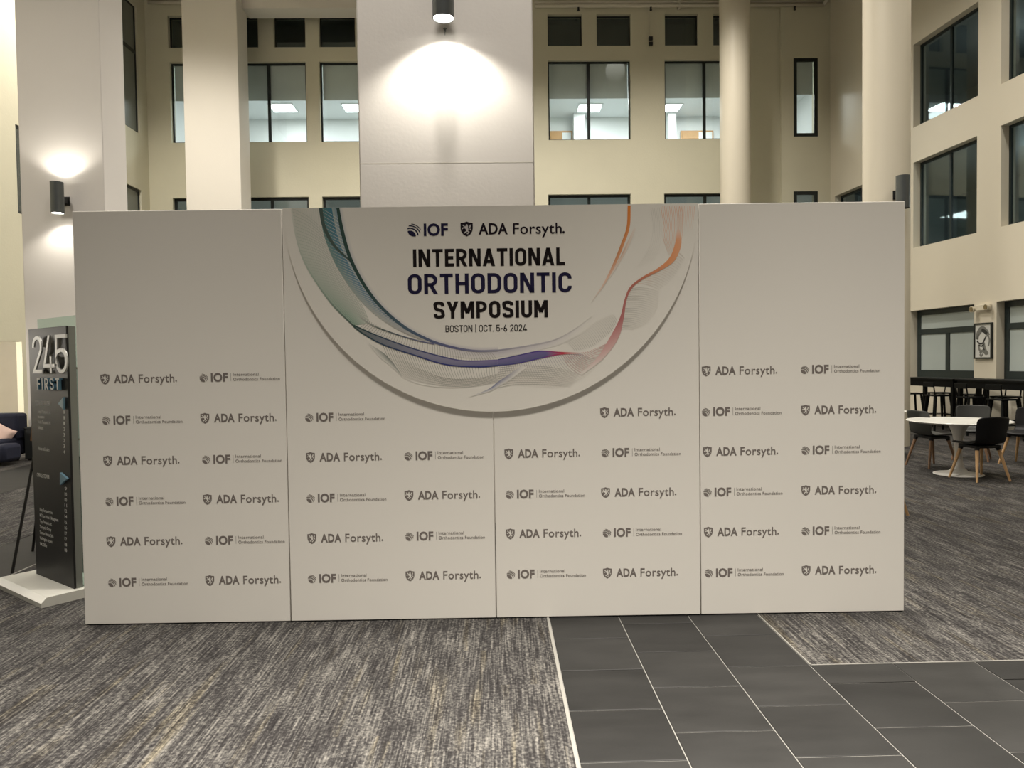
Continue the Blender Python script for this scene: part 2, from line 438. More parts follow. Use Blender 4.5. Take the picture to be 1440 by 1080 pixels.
WIN_N = [0]
def window(P, e, n, op, depth, fw, mull=(), trans=(), glass='glass_clear', shade=None, frame='frame_black', mw=None, bottom=None, label=None):
    """a framed window set `depth` behind the wall face inside opening op; mull in s, trans in z"""
    WIN_N[0] += 1
    a, b, c, d = op
    P, e, n = np.asarray(P, float), np.asarray(e, float), np.asarray(n, float)
    root = empty('window_%d' % WIN_N[0], P + e * (a + b) / 2 - n * depth + np.array([0, 0, c]))
    st(root, label)
    ang = math.atan2(e[1], e[0])
    root.rotation_euler = (0, 0, ang)
    sg = 1.0 if (np.cross([0, 0, 1], e) @ n) > 0 else -1.0     # local +y towards the room?
    w, h = b - a, d - c
    L0, L1 = -w / 2, w / 2
    fd = 0.05
    B = MB(); bt = bottom or fw
    B.box(L0, L1, -fd / 2, fd / 2, 0, bt); B.box(L0, L1, -fd / 2, fd / 2, h - fw, h)
    B.box(L0, L0 + fw, -fd / 2, fd / 2, bt, h - fw); B.box(L1 - fw, L1, -fd / 2, fd / 2, bt, h - fw)
    B.build('window_frame', frame, root)
    mw = mw or fw
    xs = [L0 + fw] + [mm - (a + b) / 2 for mm in mull] + [L1 - fw]
    zt = [z - c for z in trans]
    for z in zt: MB().box(L0 + fw, L1 - fw, -fd / 2, fd / 2, z - mw / 2, z + mw / 2).build('transom', frame, root)
    ztop = h - fw if not zt else zt[0] - mw / 2
    for x in xs[1:-1]: MB().box(x - mw / 2, x + mw / 2, -fd / 2, fd / 2, bt, ztop).build('mullion', frame, root)
    for k in range(len(xs) - 1):
        x0 = xs[k] + (mw / 2 if k else 0); x1 = xs[k + 1] - (mw / 2 if k < len(xs) - 2 else 0)
        MB().box(x0, x1, -0.006, 0.006, bt, ztop).build('pane', glass, root)
    if zt: MB().box(L0 + fw, L1 - fw, -0.006, 0.006, zt[0] + mw / 2, h - fw).build('pane', glass, root)
    if shade:
        for k in range(len(xs) - 1):
            MB().box(xs[k] + 0.01, xs[k + 1] - 0.01, -sg * 0.075 - 0.004, -sg * 0.075 + 0.004, shade - c, h).build('roller_shade', 'shade_fabric', root)
    return root

# ---- back wall
EB, NB, PB = np.array([1.0, 0, 0]), np.array([0, -1.0, 0]), np.array([0, YB, 0.0])
def bx_(px, py=150): return float(at_y(px, py, YB)[0])
def bz_(py, px=830): return float(at_y(px, py, YB)[2])
z3s, z3h, z3sh = bz_(196.5), bz_(84.5), bz_(135)
z2h, z2s = bz_(273), bz_(273) - 2.35
zts, zth = bz_(64.5), bz_(20)
WT = 0.30
big3, big2, small = [], [], []
groups = [(240, 300, None), (322, 431, 377), (450, 563, 507), (771, 887, 828.5), (935, 1051, 992)]
for x0, x1, mpx in groups:
    big3.append((bx_(x0), bx_(x1), z3s, z3h, bx_(mpx) if mpx else None))
for x0, x1, mpx in [(243, 303, None), (325, 434, 381), (453, 566, 510), (771, 887, 829), (934, 1050, 993)]:
    big2.append((bx_(x0, 280), bx_(x1, 280), z2s, z2h, bx_(mpx, 280) if mpx else None))
for x0, x1 in [(236, 282), (317, 362.5), (384.5, 429), (448.5, 499), (517, 566), (770, 818.5), (839, 887), (935, 982), (1003, 1050)]:
    small.append((bx_(x0, 40), bx_(x1, 40), zts, zth))
nar3 = (bx_(1114, 140), bx_(1148, 140), bz_(193.5, 1130), bz_(83.5, 1130))
nar2 = (bx_(1114, 275), bx_(1148, 275), bz_(270, 1130) - 2.3, bz_(270, 1130))
GROUND_OPEN = []
X_STEP = bx_(1097)
ops = [o[:4] for o in big3] + [o[:4] for o in big2] + small
wall('wall_back', PB, EB, NB, XL - 0.3, X_STEP, 0, CEIL_Z + 0.3, ops, WT, 'stucco_cream', 'cream stucco back wall with rows of square windows')
PB2 = PB + np.array([0, -0.10, 0])
wall('wall_back_bay', PB2, EB, NB, X_STEP, CORNER_X + 0.05, 0, CEIL_Z + 0.3, [nar3, nar2], WT + 0.1, 'stucco_cream', 'narrow bay of the back wall with one slot window')
for k, (a, b, c, d, mm) in enumerate(big3):
    window(PB, EB, NB, (a, b, c, d), 0.14, 0.045, [mm] if mm else [], shade=z3sh, mw=0.085)
for k, (a, b, c, d, mm) in enumerate(big2):
    window(PB, EB, NB, (a, b, c, d), 0.14, 0.07, [mm] if mm else [], mw=0.085)
for o in small: window(PB, EB, NB, o, 0.16, 0.035, glass='glass_dark')
window(PB2, EB, NB, nar3, 0.03, 0.10, shade=z3sh)
window(PB2, EB, NB, nar2, 0.03, 0.10)

# rooms behind the back wall: third floor lit, second floor and clerestory
def room_shell(name, x0, x1, y0, y1, z0, z1, material, cmat=None):
    mb = MB()
    mb.quad((x0, y1, z0), (x1, y1, z0), (x1, y1, z1), (x0, y1, z1))
    mb.quad((x0, y0, z0), (x0, y1, z0), (x0, y1, z1), (x0, y0, z1)); mb.quad((x1, y0, z0), (x1, y1, z0), (x1, y1, z1), (x1, y0, z1))
    w = st(mb.build('wall_' + name, material))
    st(MB().quad((x0, y0, z1), (x1, y0, z1), (x1, y1, z1), (x0, y1, z1)).build('ceiling_' + name, cmat or material))
    st(MB().quad((x0, y0, z0), (x1, y0, z0), (x1, y1, z0), (x0, y1, z0)).build('floor_' + name, 'room_grey'))
ROOM_D = YB + 0.45
RZ = z3h + 0.02
d_in = (RZ - CAM_H) * F_PX / (horizon_y(830) - 168)       # depth at which ceiling meets back wall of the room
room_shell('upper_room', XL - 0.2, CORNER_X + 0.6, YB + WT + 0.12, d_in, z3s - 0.8, RZ, 'room_white')
room_shell('middle_room', XL - 0.2, CORNER_X + 0.6, YB + WT + 0.12, YB + 6, z2s - 0.8, z2h + 0.25, 'room_white')
room_shell('clerestory', XL - 0.2, CORNER_X + 0.6, YB + WT + 0.12, YB + 3, RZ + 0.1, CEIL_Z + 0.25, 'room_grey')
UPX = [(398, 'behind the window beside the flat column without a lamp'), (500, 'behind the window half covered by the wide pier'), (829, 'behind the window between wide pier and small camera'),
       (940, 'behind the window beside the slim round column'), (262, 'behind the window half covered by the flat column')]
tro0 = None
for px, where in UPX:
    p = np.array(at_plane(px, 151, (0, 0, RZ), np.array([0, 0, 1.0])))
    root = empty('ceiling_troffer', (p[0], p[1], RZ))
    MB().box(-0.42, 0.42, -0.40, 0.40, -0.03, -0.001).build('frame', 'room_white', root)
    MB().box(-0.38, 0.38, -0.36, 0.36, -0.036, -0.028).build('diffuser', 'troffer_glow', root)
    tag(root, 'glowing upstairs ceiling light ' + where, 'ceiling light', 'ceiling lights of the upstairs room')
    for ch in root.children: ch['label'] = 'white light tray' if ch.name.startswith('frame') else 'glowing diffuser'
for x in (-6.5, -2.5, 3.5, 7.0):
    d = bpy.data.lights.new('upstairs_light', 'AREA'); d.energy = 150; d.size = 1.2; d.color = (0.97, 1, 0.98)
    o = bpy.data.objects.new('upstairs_light', d); COL.objects.link(o); o.location = (x, (YB + d_in) / 2 + 0.4, RZ - 0.06)
for x in (-5.5, 2.5, 7.0):
    d = bpy.data.lights.new('middle_room_light', 'AREA'); d.energy = 40; d.size = 1.2; d.color = (0.9, 1, 0.97)
    o = bpy.data.objects.new('middle_room_light', d); COL.objects.link(o); o.location = (x, YB + 3.4, z2h + 0.18)
# doors at the far side of the upstairs room
for k, (x0, x1, ytop) in enumerate([(773, 805, 184.5), (957, 1003, 184)]):
    pa, pb = at_y(x0, ytop, d_in - 0.06), at_y(x1, ytop, d_in - 0.06)
    root = st(empty('door_%d' % (k + 1), (pa[0], d_in - 0.06, z3s - 0.8)), 'orange wooden door leaf in the upstairs room')
    w = pb[0] - pa[0]; h = pa[2] - (z3s - 0.8)
    MB().box(0, w, -0.02, 0.03, 0, h).build('door_frame', 'wood_door', root)
    MB().box(0.05, w * 0.48, -0.035, -0.02, 0, h - 0.06).build('door_leaf', 'wood_door', root)
    MB().box(w * 0.55, w - 0.05, -0.028, -0.02, 0.3, h - 0.06).build('side_light', 'room_white', root)
# partition columns in that room
for px0, px1 in [(807, 823), (940, 951)]:
    a, b = at_y(px0, 180, d_in - 0.5), at_y(px1, 180, d_in - 0.5)
    st(MB().box(a[0], b[0], d_in - 0.5, d_in - 0.2, z3s - 0.8, RZ).build('trim_5', 'room_white'))

# ---- right wall
def rs_(px, py):
    p = at_plane(px, py, RW_P, rw_n); return float(np.dot(p - RW_P, rw_dir)), float(p[2])
def rwin(xa, ya_head, ya_sill, xb, yb_head, yb_sill):
    sa = rs_(xa, ya_head)[0]; sb = rs_(xb, yb_head)[0]
    zh = (rs_(xa, ya_head)[1] + rs_(xb, yb_head)[1]) / 2; zs = (rs_(xa, ya_sill)[1] + rs_(xb, yb_sill)[1]) / 2
    return (min(sa, sb), max(sa, sb), zs, zh)
r3a = rwin(1284.5, 64, 180, 1376, 1, 134)
r2a = rwin(1284.5, 230, 348, 1374, 190, 328)
r1a = rwin(1280.5, 438, 532.5, 1370, 427, 534)
pitch_s = rs_(1408, 120)[0] - rs_(1284.5, 180)[0]
shift = lambda o, k, w=0.0: (o[0] + pitch_s * k, o[1] + pitch_s * k, o[2], o[3])
r3b, r2b, r1b = shift(r3a, 1), shift(r2a, 1), shift(r1a, 1)
r2far = (rs_(1212, 262)[0] - 0.6, rs_(1174, 277)[0], r2a[2], r2a[3])
r2far = (r2far[1] - (r2a[1] - r2a[0]), r2far[1], r2a[2], r2a[3])
r3c, r2c, r1c = shift(r3a, 2), shift(r2a, 2), shift(r1a, 2)
s_back = float(np.dot(RW_BACK - RW_P, rw_dir))
S_NEAR = -14.0
rops = [r3a, r3b, r2a, r2b, r1a, r1b, r3c, r2c, r1c]
if r2far[0] > r2a[1] + 0.2: rops.append(r2far)
wall('wall_right', RW_P, rw_dir, rw_n, S_NEAR, s_back + 0.1, 0, CEIL_Z + 0.3, rops, 0.32, 'paint_ivory', 'pale wall with tall dark windows on three floors')
for o in [r3a, r3b, r3c, r2a, r2b, r2c] + ([r2far] if r2far in rops else []):
    window(RW_P, rw_dir, rw_n, o, 0.20, 0.055, [(o[0] + o[1]) / 2], glass='glass_dark', mw=0.06, frame='frame_green_black')
for o in (r1a, r1b, r1c):
    tz = rs_(1331, 464)[1]
    window(RW_P, rw_dir, rw_n, o, 0.20, 0.12, [(o[0] + o[1]) / 2], trans=[tz], glass='frosted_glass', mw=0.13, bottom=0.20, frame='frame_green_black')
    # pale window stool
    M_ = Matrix.Translation(Vector(RW_P + rw_dir * (o[0] + o[1]) / 2)) @ Matrix.Rotation(math.atan2(rw_dir[1], rw_dir[0]), 4, 'Z')
    st(MB().box(-(o[1] - o[0]) / 2 - 0.05, (o[1] - o[0]) / 2 + 0.05, -0.15, 0.05, o[2] - 0.035, o[2], M_).build('trim_6', 'pedestal_white'))
# rooms behind the right wall
def rroom(name, s0, s1, d1, z0, z1, material):
    W = lambda s, z, d: tuple(RW_P + rw_dir * s - rw_n * d + np.array([0, 0, z]))
    mb = MB(); d0 = 0.42
    mb.quad(W(s0, z0, d1), W(s1, z0, d1), W(s1, z1, d1), W(s0, z1, d1)); mb.quad(W(s0, z0, d0), W(s0, z0, d1), W(s0, z1, d1), W(s0, z1, d0)); mb.quad(W(s1, z0, d0), W(s1, z0, d1), W(s1, z1, d1), W(s1, z1, d0))
    st(mb.build('wall_' + name, material))
    st(MB().quad(W(s0, z1, d0), W(s1, z1, d0), W(s1, z1, d1), W(s0, z1, d1)).build('ceiling_' + name, material))
    st(MB().quad(W(s0, z0, d0), W(s1, z0, d0), W(s1, z0, d1), W(s0, z0, d1)).build('floor_' + name, material))
rroom('side_room_upper', S_NEAR, s_back, 4.0, r3a[2] - 0.7, r3a[3] + 0.3, 'room_grey')
rroom('side_room_middle', S_NEAR, s_back, 4.0, r2a[2] - 0.7, r2a[3] + 0.2, 'room_grey')
for (zz, ss_, en, where) in ((r3a[3] + 0.27, (r3a[0] + r3a[1]) / 2 + 0.3, 12, 'third floor'), (r2a[3] + 0.17, (r2a[0] + r2a[1]) / 2 - 0.4, 18, 'second floor'), (r2a[3] + 0.17, (r2b[0] + r2b[1]) / 2, 18, 'beyond the drawing')):
    p = RW_P + rw_dir * ss_ - rw_n * 2.6 + np.array([0, 0, zz])
    root = empty('side_room_lamp', p, math.atan2(rw_dir[1], rw_dir[0]))
    MB().box(-0.24, 0.24, -0.12, 0.12, -0.02, 0.02).build('frame', 'room_white', root)
    MB().box(-0.20, 0.20, -0.09, 0.09, -0.03, -0.02).build('diffuser', 'troffer_glow', root)
    tag(root, 'small glowing lamp in a dim room behind dark side windows, ' + where, 'ceiling light', 'lamps in the side rooms')
    d = bpy.data.lights.new('side_room_light', 'POINT'); d.energy = en * 2.2; d.shadow_soft_size = 0.2
    o = bpy.data.objects.new('side_room_light', d); COL.objects.link(o); o.location = p - np.array([0, 0, 1.1])

# ---- left wall
PL, EL, NL = np.array([XL, 0, 0.0]), np.array([0, 1.0, 0]), np.array([1.0, 0, 0])
def lY(px, py): return float(at_plane(px, py, PL, NL)[1])
def lz(px, py): return float(at_plane(px, py, PL, NL)[2])
wl3 = (lY(194.5, 100) - 2.6, lY(194.5, 100), lz(196, 188), lz(193, 11))
wl2 = (lY(199, 275) - 2.6, lY(199, 275), lz(199, 268) - 2.4, lz(199, 268))
y_edge = lY(23, 250)
opg = (6.0, y_edge, 0.0, lz(15, 480))
slit3 = (y_edge + 0.02, y_edge + 2.4, wl3[2], wl3[3]); slit2 = (y_edge + 0.02, y_edge + 2.4, lz(27, 300), lz(25, 176))
lops = [wl3, wl2, slit2, opg]
wall('wall_left', PL, EL, NL, -6, YB + 0.1, 0, CEIL_Z + 0.3, lops, 0.12, 'stucco_cream', 'cream side wall with an opening to the lounge')
for o in (wl3,): window(PL, EL, NL, o, 0.08, 0.05, [], trans=[lz(193, 74)], glass='frosted_dark' if 'frosted_dark' in MATS else 'glass_dark', mw=0.10)
window(PL, EL, NL, wl2, 0.08, 0.06, [], glass='frosted_dark'); window(PL, EL, NL, slit2, 0.05, 0.06, [], glass='glass_dark')
# rooms behind the left wall
def lroom(name, y0, y1, depth, z0, z1, material):
    x0, x1 = XL - 0.4, XL - depth
    mb = MB(); mb.quad((x1, y0, z0), (x1, y1, z0), (x1, y1, z1), (x1, y0, z1))
    mb.quad((x0, y0, z0), (x1, y0, z0), (x1, y0, z1), (x0, y0, z1)); mb.quad((x0, y1, z0), (x1, y1, z0), (x1, y1, z1), (x0, y1, z1))
    st(mb.build('wall_' + name, material))
    st(MB().quad((x0, y0, z1), (x1, y0, z1), (x1, y1, z1), (x0, y1, z1)).build('ceiling_' + name, material))
lroom('left_rooms', 10, YB + 0.2, 3.5, opg[3] + 0.4, CEIL_Z, 'room_grey')
lroom('lounge', 5.5, 17.5, 3.2, 0, opg[3] + 0.15, 'curtain_cream')
for ly in (9.5, 13.5):  # unseen point lights added to brighten the lounge walls
    d = bpy.data.lights.new('lounge_light', 'POINT'); d.energy = 260; d.shadow_soft_size = 0.3; d.color = WARM
    o = bpy.data.objects.new('lounge_light', d); COL.objects.link(o); o.location = (XL - 1.3, ly, opg[3] - 0.15)

# ---- ceiling, beam, pipes
st(MB().box(XL - 0.4, 13.5, -6, YB + 0.3, CEIL_Z, CEIL_Z + 0.2).build('ceiling', 'ceiling_paint'))
bm_y = YB - 1.2
bz = float(at_y(420, 11, bm_y)[2])
st(MB().box(float(at_y(340, 5, bm_y)[0]), float(at_y(560, 5, bm_y)[0]), bm_y, bm_y + 0.6, bz, CEIL_Z).build('trim_7', 'paint_warm_white'), 'pale ceiling beam in front of the back wall')
def pipe_run(px0, px1, py, label):
    y = YB - 0.16
    a, b = at_y(px0, py, y), at_y(px1, py, y)
    root = empty('ceiling_pipe', ((a[0] + b[0]) / 2, y, a[2]))
    L_ = b[0] - a[0]
    MB().tube((-L_ / 2, 0, 0), (L_ / 2, 0, 0), 0.045).build('pipe', 'pipe_paint', root, smooth=True)
    MB().tube((-L_ / 2, 0.05, 0.12), (L_ / 2, 0.05, 0.12), 0.03).build('conduit', 'pipe_paint', root, smooth=True)
    n = max(1, int(L_ / 1.7))
    for k in range(n):
        x = -L_ / 2 + (k + 0.6) * L_ / n
        MB().tube((x, 0, -0.11), (x, 0, -0.04), 0.022, 0.03, 8).tube((x, 0, -0.14), (x, 0, -0.11), 0.035, 0.035, 8).build('sprinkler_head', 'clip_dark', root)
    MB().box(-0.03, 0.03, 0.0, 0.17, -0.05, 0.2).build('pipe_bracket', 'pipe_paint', root)
    tag(root, label, 'pipe')
    return root
r_ = pipe_run(752, 1158, 8.5, 'sprinkler pipe along the top of the back wall behind the round columns')
MB().tube(((float(at_y(1158, 8, YB - .16)[0]) - r_.location.x), 0, 0), ((float(at_y(1158, 8, YB - .16)[0]) - r_.location.x) + 0.25, -0.2, 0.35), 0.045).build('pipe_elbow', 'pipe_paint', r_, smooth=True)
pipe_run(208, 300, 3.5, 'short sprinkler pipe high up between the flat left columns')

# small twin-head camera on the back wall with its conduit
p = at_y(914, 60, YB)
dv = empty('wall_camera', (p[0], YB - 0.001, p[2]))
MB().box(-0.05, 0.05, -0.06, 0, -0.10, 0.10).build('backplate', 'fixture_cream', dv)
for zc in (-0.075, 0.075): MB().box(-0.055, 0.055, -0.13, -0.055, zc - 0.05, zc + 0.05).build('camera_head', 'clip_dark', dv)
MB().tube((-0.03, -0.02, 0.1), (-0.03, -0.02, float(at_y(914, 10, YB)[2]) - p[2]), 0.014).build('conduit', 'pipe_paint', dv)
tag(dv, 'small black twin-head camera under a thin conduit on the back wall', 'camera')

# ------------------------------------------------------------------ columns
def pier(px0, px1, py, Y, depth, material, label, seam=None):
    a, b = float(at_y(px0, py, Y)[0]), float(at_y(px1, py, Y)[0])
    mb = MB()
    mb.box(a, b, Y, Y + depth, 0, CEIL_Z)
    return st(mb.build('column', material, bevel=0.012), label), a, b
YC = 6.9
pr, pa_, pb_ = pier(503.5, 750.5, 150, YC, 1.1, 'paint_pale', 'wide pale pier with a cylinder lamp behind the backdrop')
seam_z = float(at_y(620, 229, YC)[2])
MB().box(pa_ + 0.005, pb_ - 0.005, YC - 0.001, YC + 0.01, seam_z - 0.003, seam_z + 0.003).build('plaster_seam', 'paint_warm_white', pr)
Y1 = 12.8
c1, c1a, c1b = pier(25, 143, 150, Y1, 0.80, 'paint_pale', 'flat pale column with a lit sconce near the directory sign')
Y2 = Y1 * 1.535
c2, c2a, c2b = pier(258.5, 336, 150, Y2, 0.80, 'paint_warm_white', 'flat pale column further back without a lamp')
def round_from_px(px0, px1, py, Y):
    """centre x and radius of an upright round thing at depth Y from its two silhouette edges"""
    a, b = ray(px0, py), ray(px1, py)
    t0, t1 = math.atan2(a[0], a[1]), math.atan2(b[0], b[1]); mid = (t0 + t1) / 2
    D = Y / math.cos(mid)
    return D * math.sin(mid), D * math.sin((t1 - t0) / 2)
def round_col(px0, px1, py, Y, label):
    cx, r = round_from_px(px0, px1, py, Y)
    o = MB().lathe([(r, 0), (r, CEIL_Z)], 64).build('column', 'paint_ivory', smooth=True, loc=(cx, Y, 0)); st(o, label); return o, cx, r
rc1, rx1, rr1 = round_col(1212.5, 1281, 150, 12.6, 'thick round ivory column with a dark cylinder sconce')
rc2, rx2, rr2 = round_col(1012, 1055.5, 150, 12.6 * 1.56, 'slim-looking round ivory column further back without a lamp')

# ------------------------------------------------------------------ sconces
def sconce(loc, rz, r, h, standoff, up, down, label, power, zb=0.0):
    """loc on the wall face; local -Y points away from the wall"""
    root = empty('wall_sconce', loc, rz)
    yc = -(standoff + r)
    t = 0.008
    prof = [(r - t, -h / 2 + 0.05), (r - t, -h / 2), (r, -h / 2), (r, h / 2), (r - t, h / 2), (r - t, h / 2 - 0.05)]
    MB().lathe(prof, 40, (0, yc, 0)).build('housing', 'lamp_grey', root, smooth=False)
    MB().box(-0.035, 0.035, -standoff - 0.01, -0.012, zb - 0.05, zb + 0.05).build('bracket', 'clip_dark', root)
    MB().box(-0.055, 0.055, -0.012, 0.004, zb - 0.075, zb + 0.075).build('backplate', 'clip_dark', root)
    for on, sgn in ((up, 1), (down, -1)):
        z = sgn * (h / 2 - 0.02)
        MB().tube((0, yc, z - 0.006), (0, yc, z + 0.006), r - t - 0.001, n=32).build('lens', 'lamp_glow' if on else 'lamp_off', root)
        if on:
            zz = sgn * (h / 2 + 0.015)
            spot('sconce_light', (0, yc, zz), (0, yc + 0.02, zz + sgn), power, 132, 0.55, 0.045, (1, 0.95, 0.84), root)
    tag(root, label, 'wall lamp')
    return root
lampY = YC - 0.23
p = at_y(623.5, 26, lampY - 0.0)
sconce((p[0], YC, p[2] + 0.285), 0, 0.098, 0.57, 0.13, True, True, 'brushed grey cylinder lamp glowing on the wide pale pier', 105)
pl = at_y(80, 278, Y1 - 0.28)
sconce((pl[0], Y1, pl[2]), 0, 0.102, 0.52, 0.17, True, True, 'grey cylinder sconce lighting the flat column near the directory sign', 34)
an = -0.08
prr = at_y(1272, 270, 12.0)
sconce((rx1 + math.sin(an) * rr1 * 0.99, 12.6 - math.cos(an) * rr1 * 0.99, prr[2]), an, 0.105, 0.53, 0.13, False, False, 'unlit dark grey cylinder sconce on the thick round column', 0)
# small screw hook under the pier lamp
ph = at_y(626, 44, YC)
hk = MB().tube((0, 0.004, 0), (0, -0.03, 0), 0.008, n=8).tube((0, -0.03, 0.005), (0, -0.03, -0.05), 0.006, 0.002, n=8).lathe([(0.014, -0.004), (0.018, 0), (0.014, 0.004)], 12, (0, -0.03, 0.012)).build('screw_hook', 'sign_grey', loc=(ph[0], YC, ph[2]))
tag(hk, 'tiny metal hook on the pier just under the glowing lamp', 'hook')

# ------------------------------------------------------------------ lettering helpers
_font_cache = {}
def font_mesh(body, offset=0.0, spacing=1.0):
    """filled outlines of the built-in typeface as (verts Nx2, faces), baseline at 0"""
    key = (body, offset, spacing)
    if key in _font_cache: return _font_cache[key]
    cu = bpy.data.curves.new('text', 'FONT'); cu.body = body; cu.offset = offset; cu.space_character = spacing
    cu.resolution_u = 3; cu.fill_mode = 'FRONT'
    ob = bpy.data.objects.new('text', cu); COL.objects.link(ob)
    dg = bpy.context.evaluated_depsgraph_get()
    me = bpy.data.meshes.new_from_object(ob.evaluated_get(dg))
    V = np.array([v.co[:2] for v in me.vertices]).reshape(-1, 2); Fc = [tuple(p.vertices) for p in me.polygons]
    bpy.data.objects.remove(ob); bpy.data.curves.remove(cu); bpy.data.meshes.remove(me)
    _font_cache[key] = (V, Fc)
    return V, Fc
CAP_H = float(font_mesh('H')[0][:, 1].max())

class Flat:
    """2-D print: collects polygons, later laid on a plane"""
    def __init__(s): s.v = []; s.f = []
    def add(s, V, Fc):
        i = len(s.v); s.v += [tuple(p) for p in V]; s.f += [tuple(i + k for k in f) for f in Fc]; return s
    def text(s, body, x0, x1, y0, cap, offset=0.0, spacing=1.0):
        V, Fc = font_mesh(body, offset, spacing)
        V = V.copy(); sc = cap / CAP_H
        a, b = V[:, 0].min(), V[:, 0].max()
        V[:, 0] = x0 + (V[:, 0] - a) * ((x1 - x0) / (b - a)) if x1 is not None else x0 + (V[:, 0] - a) * sc
        V[:, 1] = y0 + V[:, 1] * sc
        return s.add(V, Fc)
    def strokes(s, body, x0, x1, y0, cap, w, gap=0.11):
        G = []; x = 0.0
        for ch in body:
            if ch == ' ': x += 0.32; continue
            W_, st_ = glyph(ch, w)
            for pts, closed, flat in st_:
                V, Fc = ribbon([(p[0] + x, p[1]) for p in pts], w, closed, flat)
                G.append((V, Fc))
            x += W_ + gap
        x -= gap
        for V, Fc in G:
            V = np.array(V); V[:, 0] = x0 + V[:, 0] * (x1 - x0) / x; V[:, 1] = y0 + V[:, 1] * cap
            s.add(V, Fc)
        return s
    def build(s, name, material, parent, y, thick=0.0):
        mb = MB(); mb.v = [(p[0], y, p[1]) for p in s.v]; mb.f = list(s.f)
        if thick:
            n = len(mb.v); mb.v += [(p[0], y - thick, p[1]) for p in s.v]
            edges = {}
            for f in s.f:
                for a, b in zip(f, f[1:] + f[:1]): edges[(a, b)] = edges.get((a, b), 0) + 1
            mb.f += [tuple(k + n for k in f) for f in s.f]
            for (a, b) in edges:
                if (b, a) not in edges: mb.f.append((a, b, b + n, a + n))
        return mb.build(name, material, parent)

def arc(cx, cy, rx, ry, a0, a1, n=9):
    return [(cx + rx * math.cos(math.radians(t)), cy + ry * math.sin(math.radians(t))) for t in np.linspace(a0, a1, n)]
def crom(P, n=8):
    P = [np.array(p, float) for p in P]; Q = [2 * P[0] - P[1]] + P + [2 * P[-1] - P[-2]]; out = []
    for i in range(1, len(Q) - 2):
        for t in np.linspace(0, 1, n, False):
            a, b, c, d = Q[i - 1], Q[i], Q[i + 1], Q[i + 2]
            out.append(0.5 * ((2 * b) + (c - a) * t + (2 * a - 5 * b + 4 * c - d) * t * t + (3 * b - a - 3 * c + d) * t ** 3))
    out.append(P[-1]); return [tuple(p) for p in out]
def ribbon(pts, w, closed=False, flat=(None, None)):
    P = []
    for p in pts:
        p = np.array(p, float)
        if not P or np.linalg.norm(p - P[-1]) > 1e-4: P.append(p)
    if closed and np.linalg.norm(P[0] - P[-1]) < 1e-4: P.pop()
    n = len(P); L, R = [], []
    for i in range(n):
        a = P[i - 1] if (i > 0 or closed) else None; b = P[(i + 1) % n] if (i < n - 1 or closed) else None
        d0 = (P[i] - a) / (np.linalg.norm(P[i] - a) + 1e-9) if a is not None else None
        d1 = (b - P[i]) / (np.linalg.norm(b - P[i]) + 1e-9) if b is not None else None
        if d0 is None: d0 = d1
        if d1 is None: d1 = d0
        n0, n1 = np.array([-d0[1], d0[0]]), np.array([-d1[1], d1[0]])
        m_ = n0 + n1; m_ /= np.linalg.norm(m_) + 1e-9
        k = (w / 2) / max(0.35, float(m_ @ n0))
        l, r = P[i] + m_ * k, P[i] - m_ * k
        if not closed and i in (0, n - 1):
            fy = flat[0] if i == 0 else flat[1]
            if fy is not None and abs(d0[1]) > 0.05:
                dd = d1 if i == 0 else d0
                l = l + dd * ((fy - l[1]) / dd[1]); r = r + dd * ((fy - r[1]) / dd[1])
        L.append(l); R.append(r)
    V = L + R; Fc = []
    for i in range(n if closed else n - 1):
        j = (i + 1) % n; Fc.append((i, n + i, n + j, j))
    return V, Fc
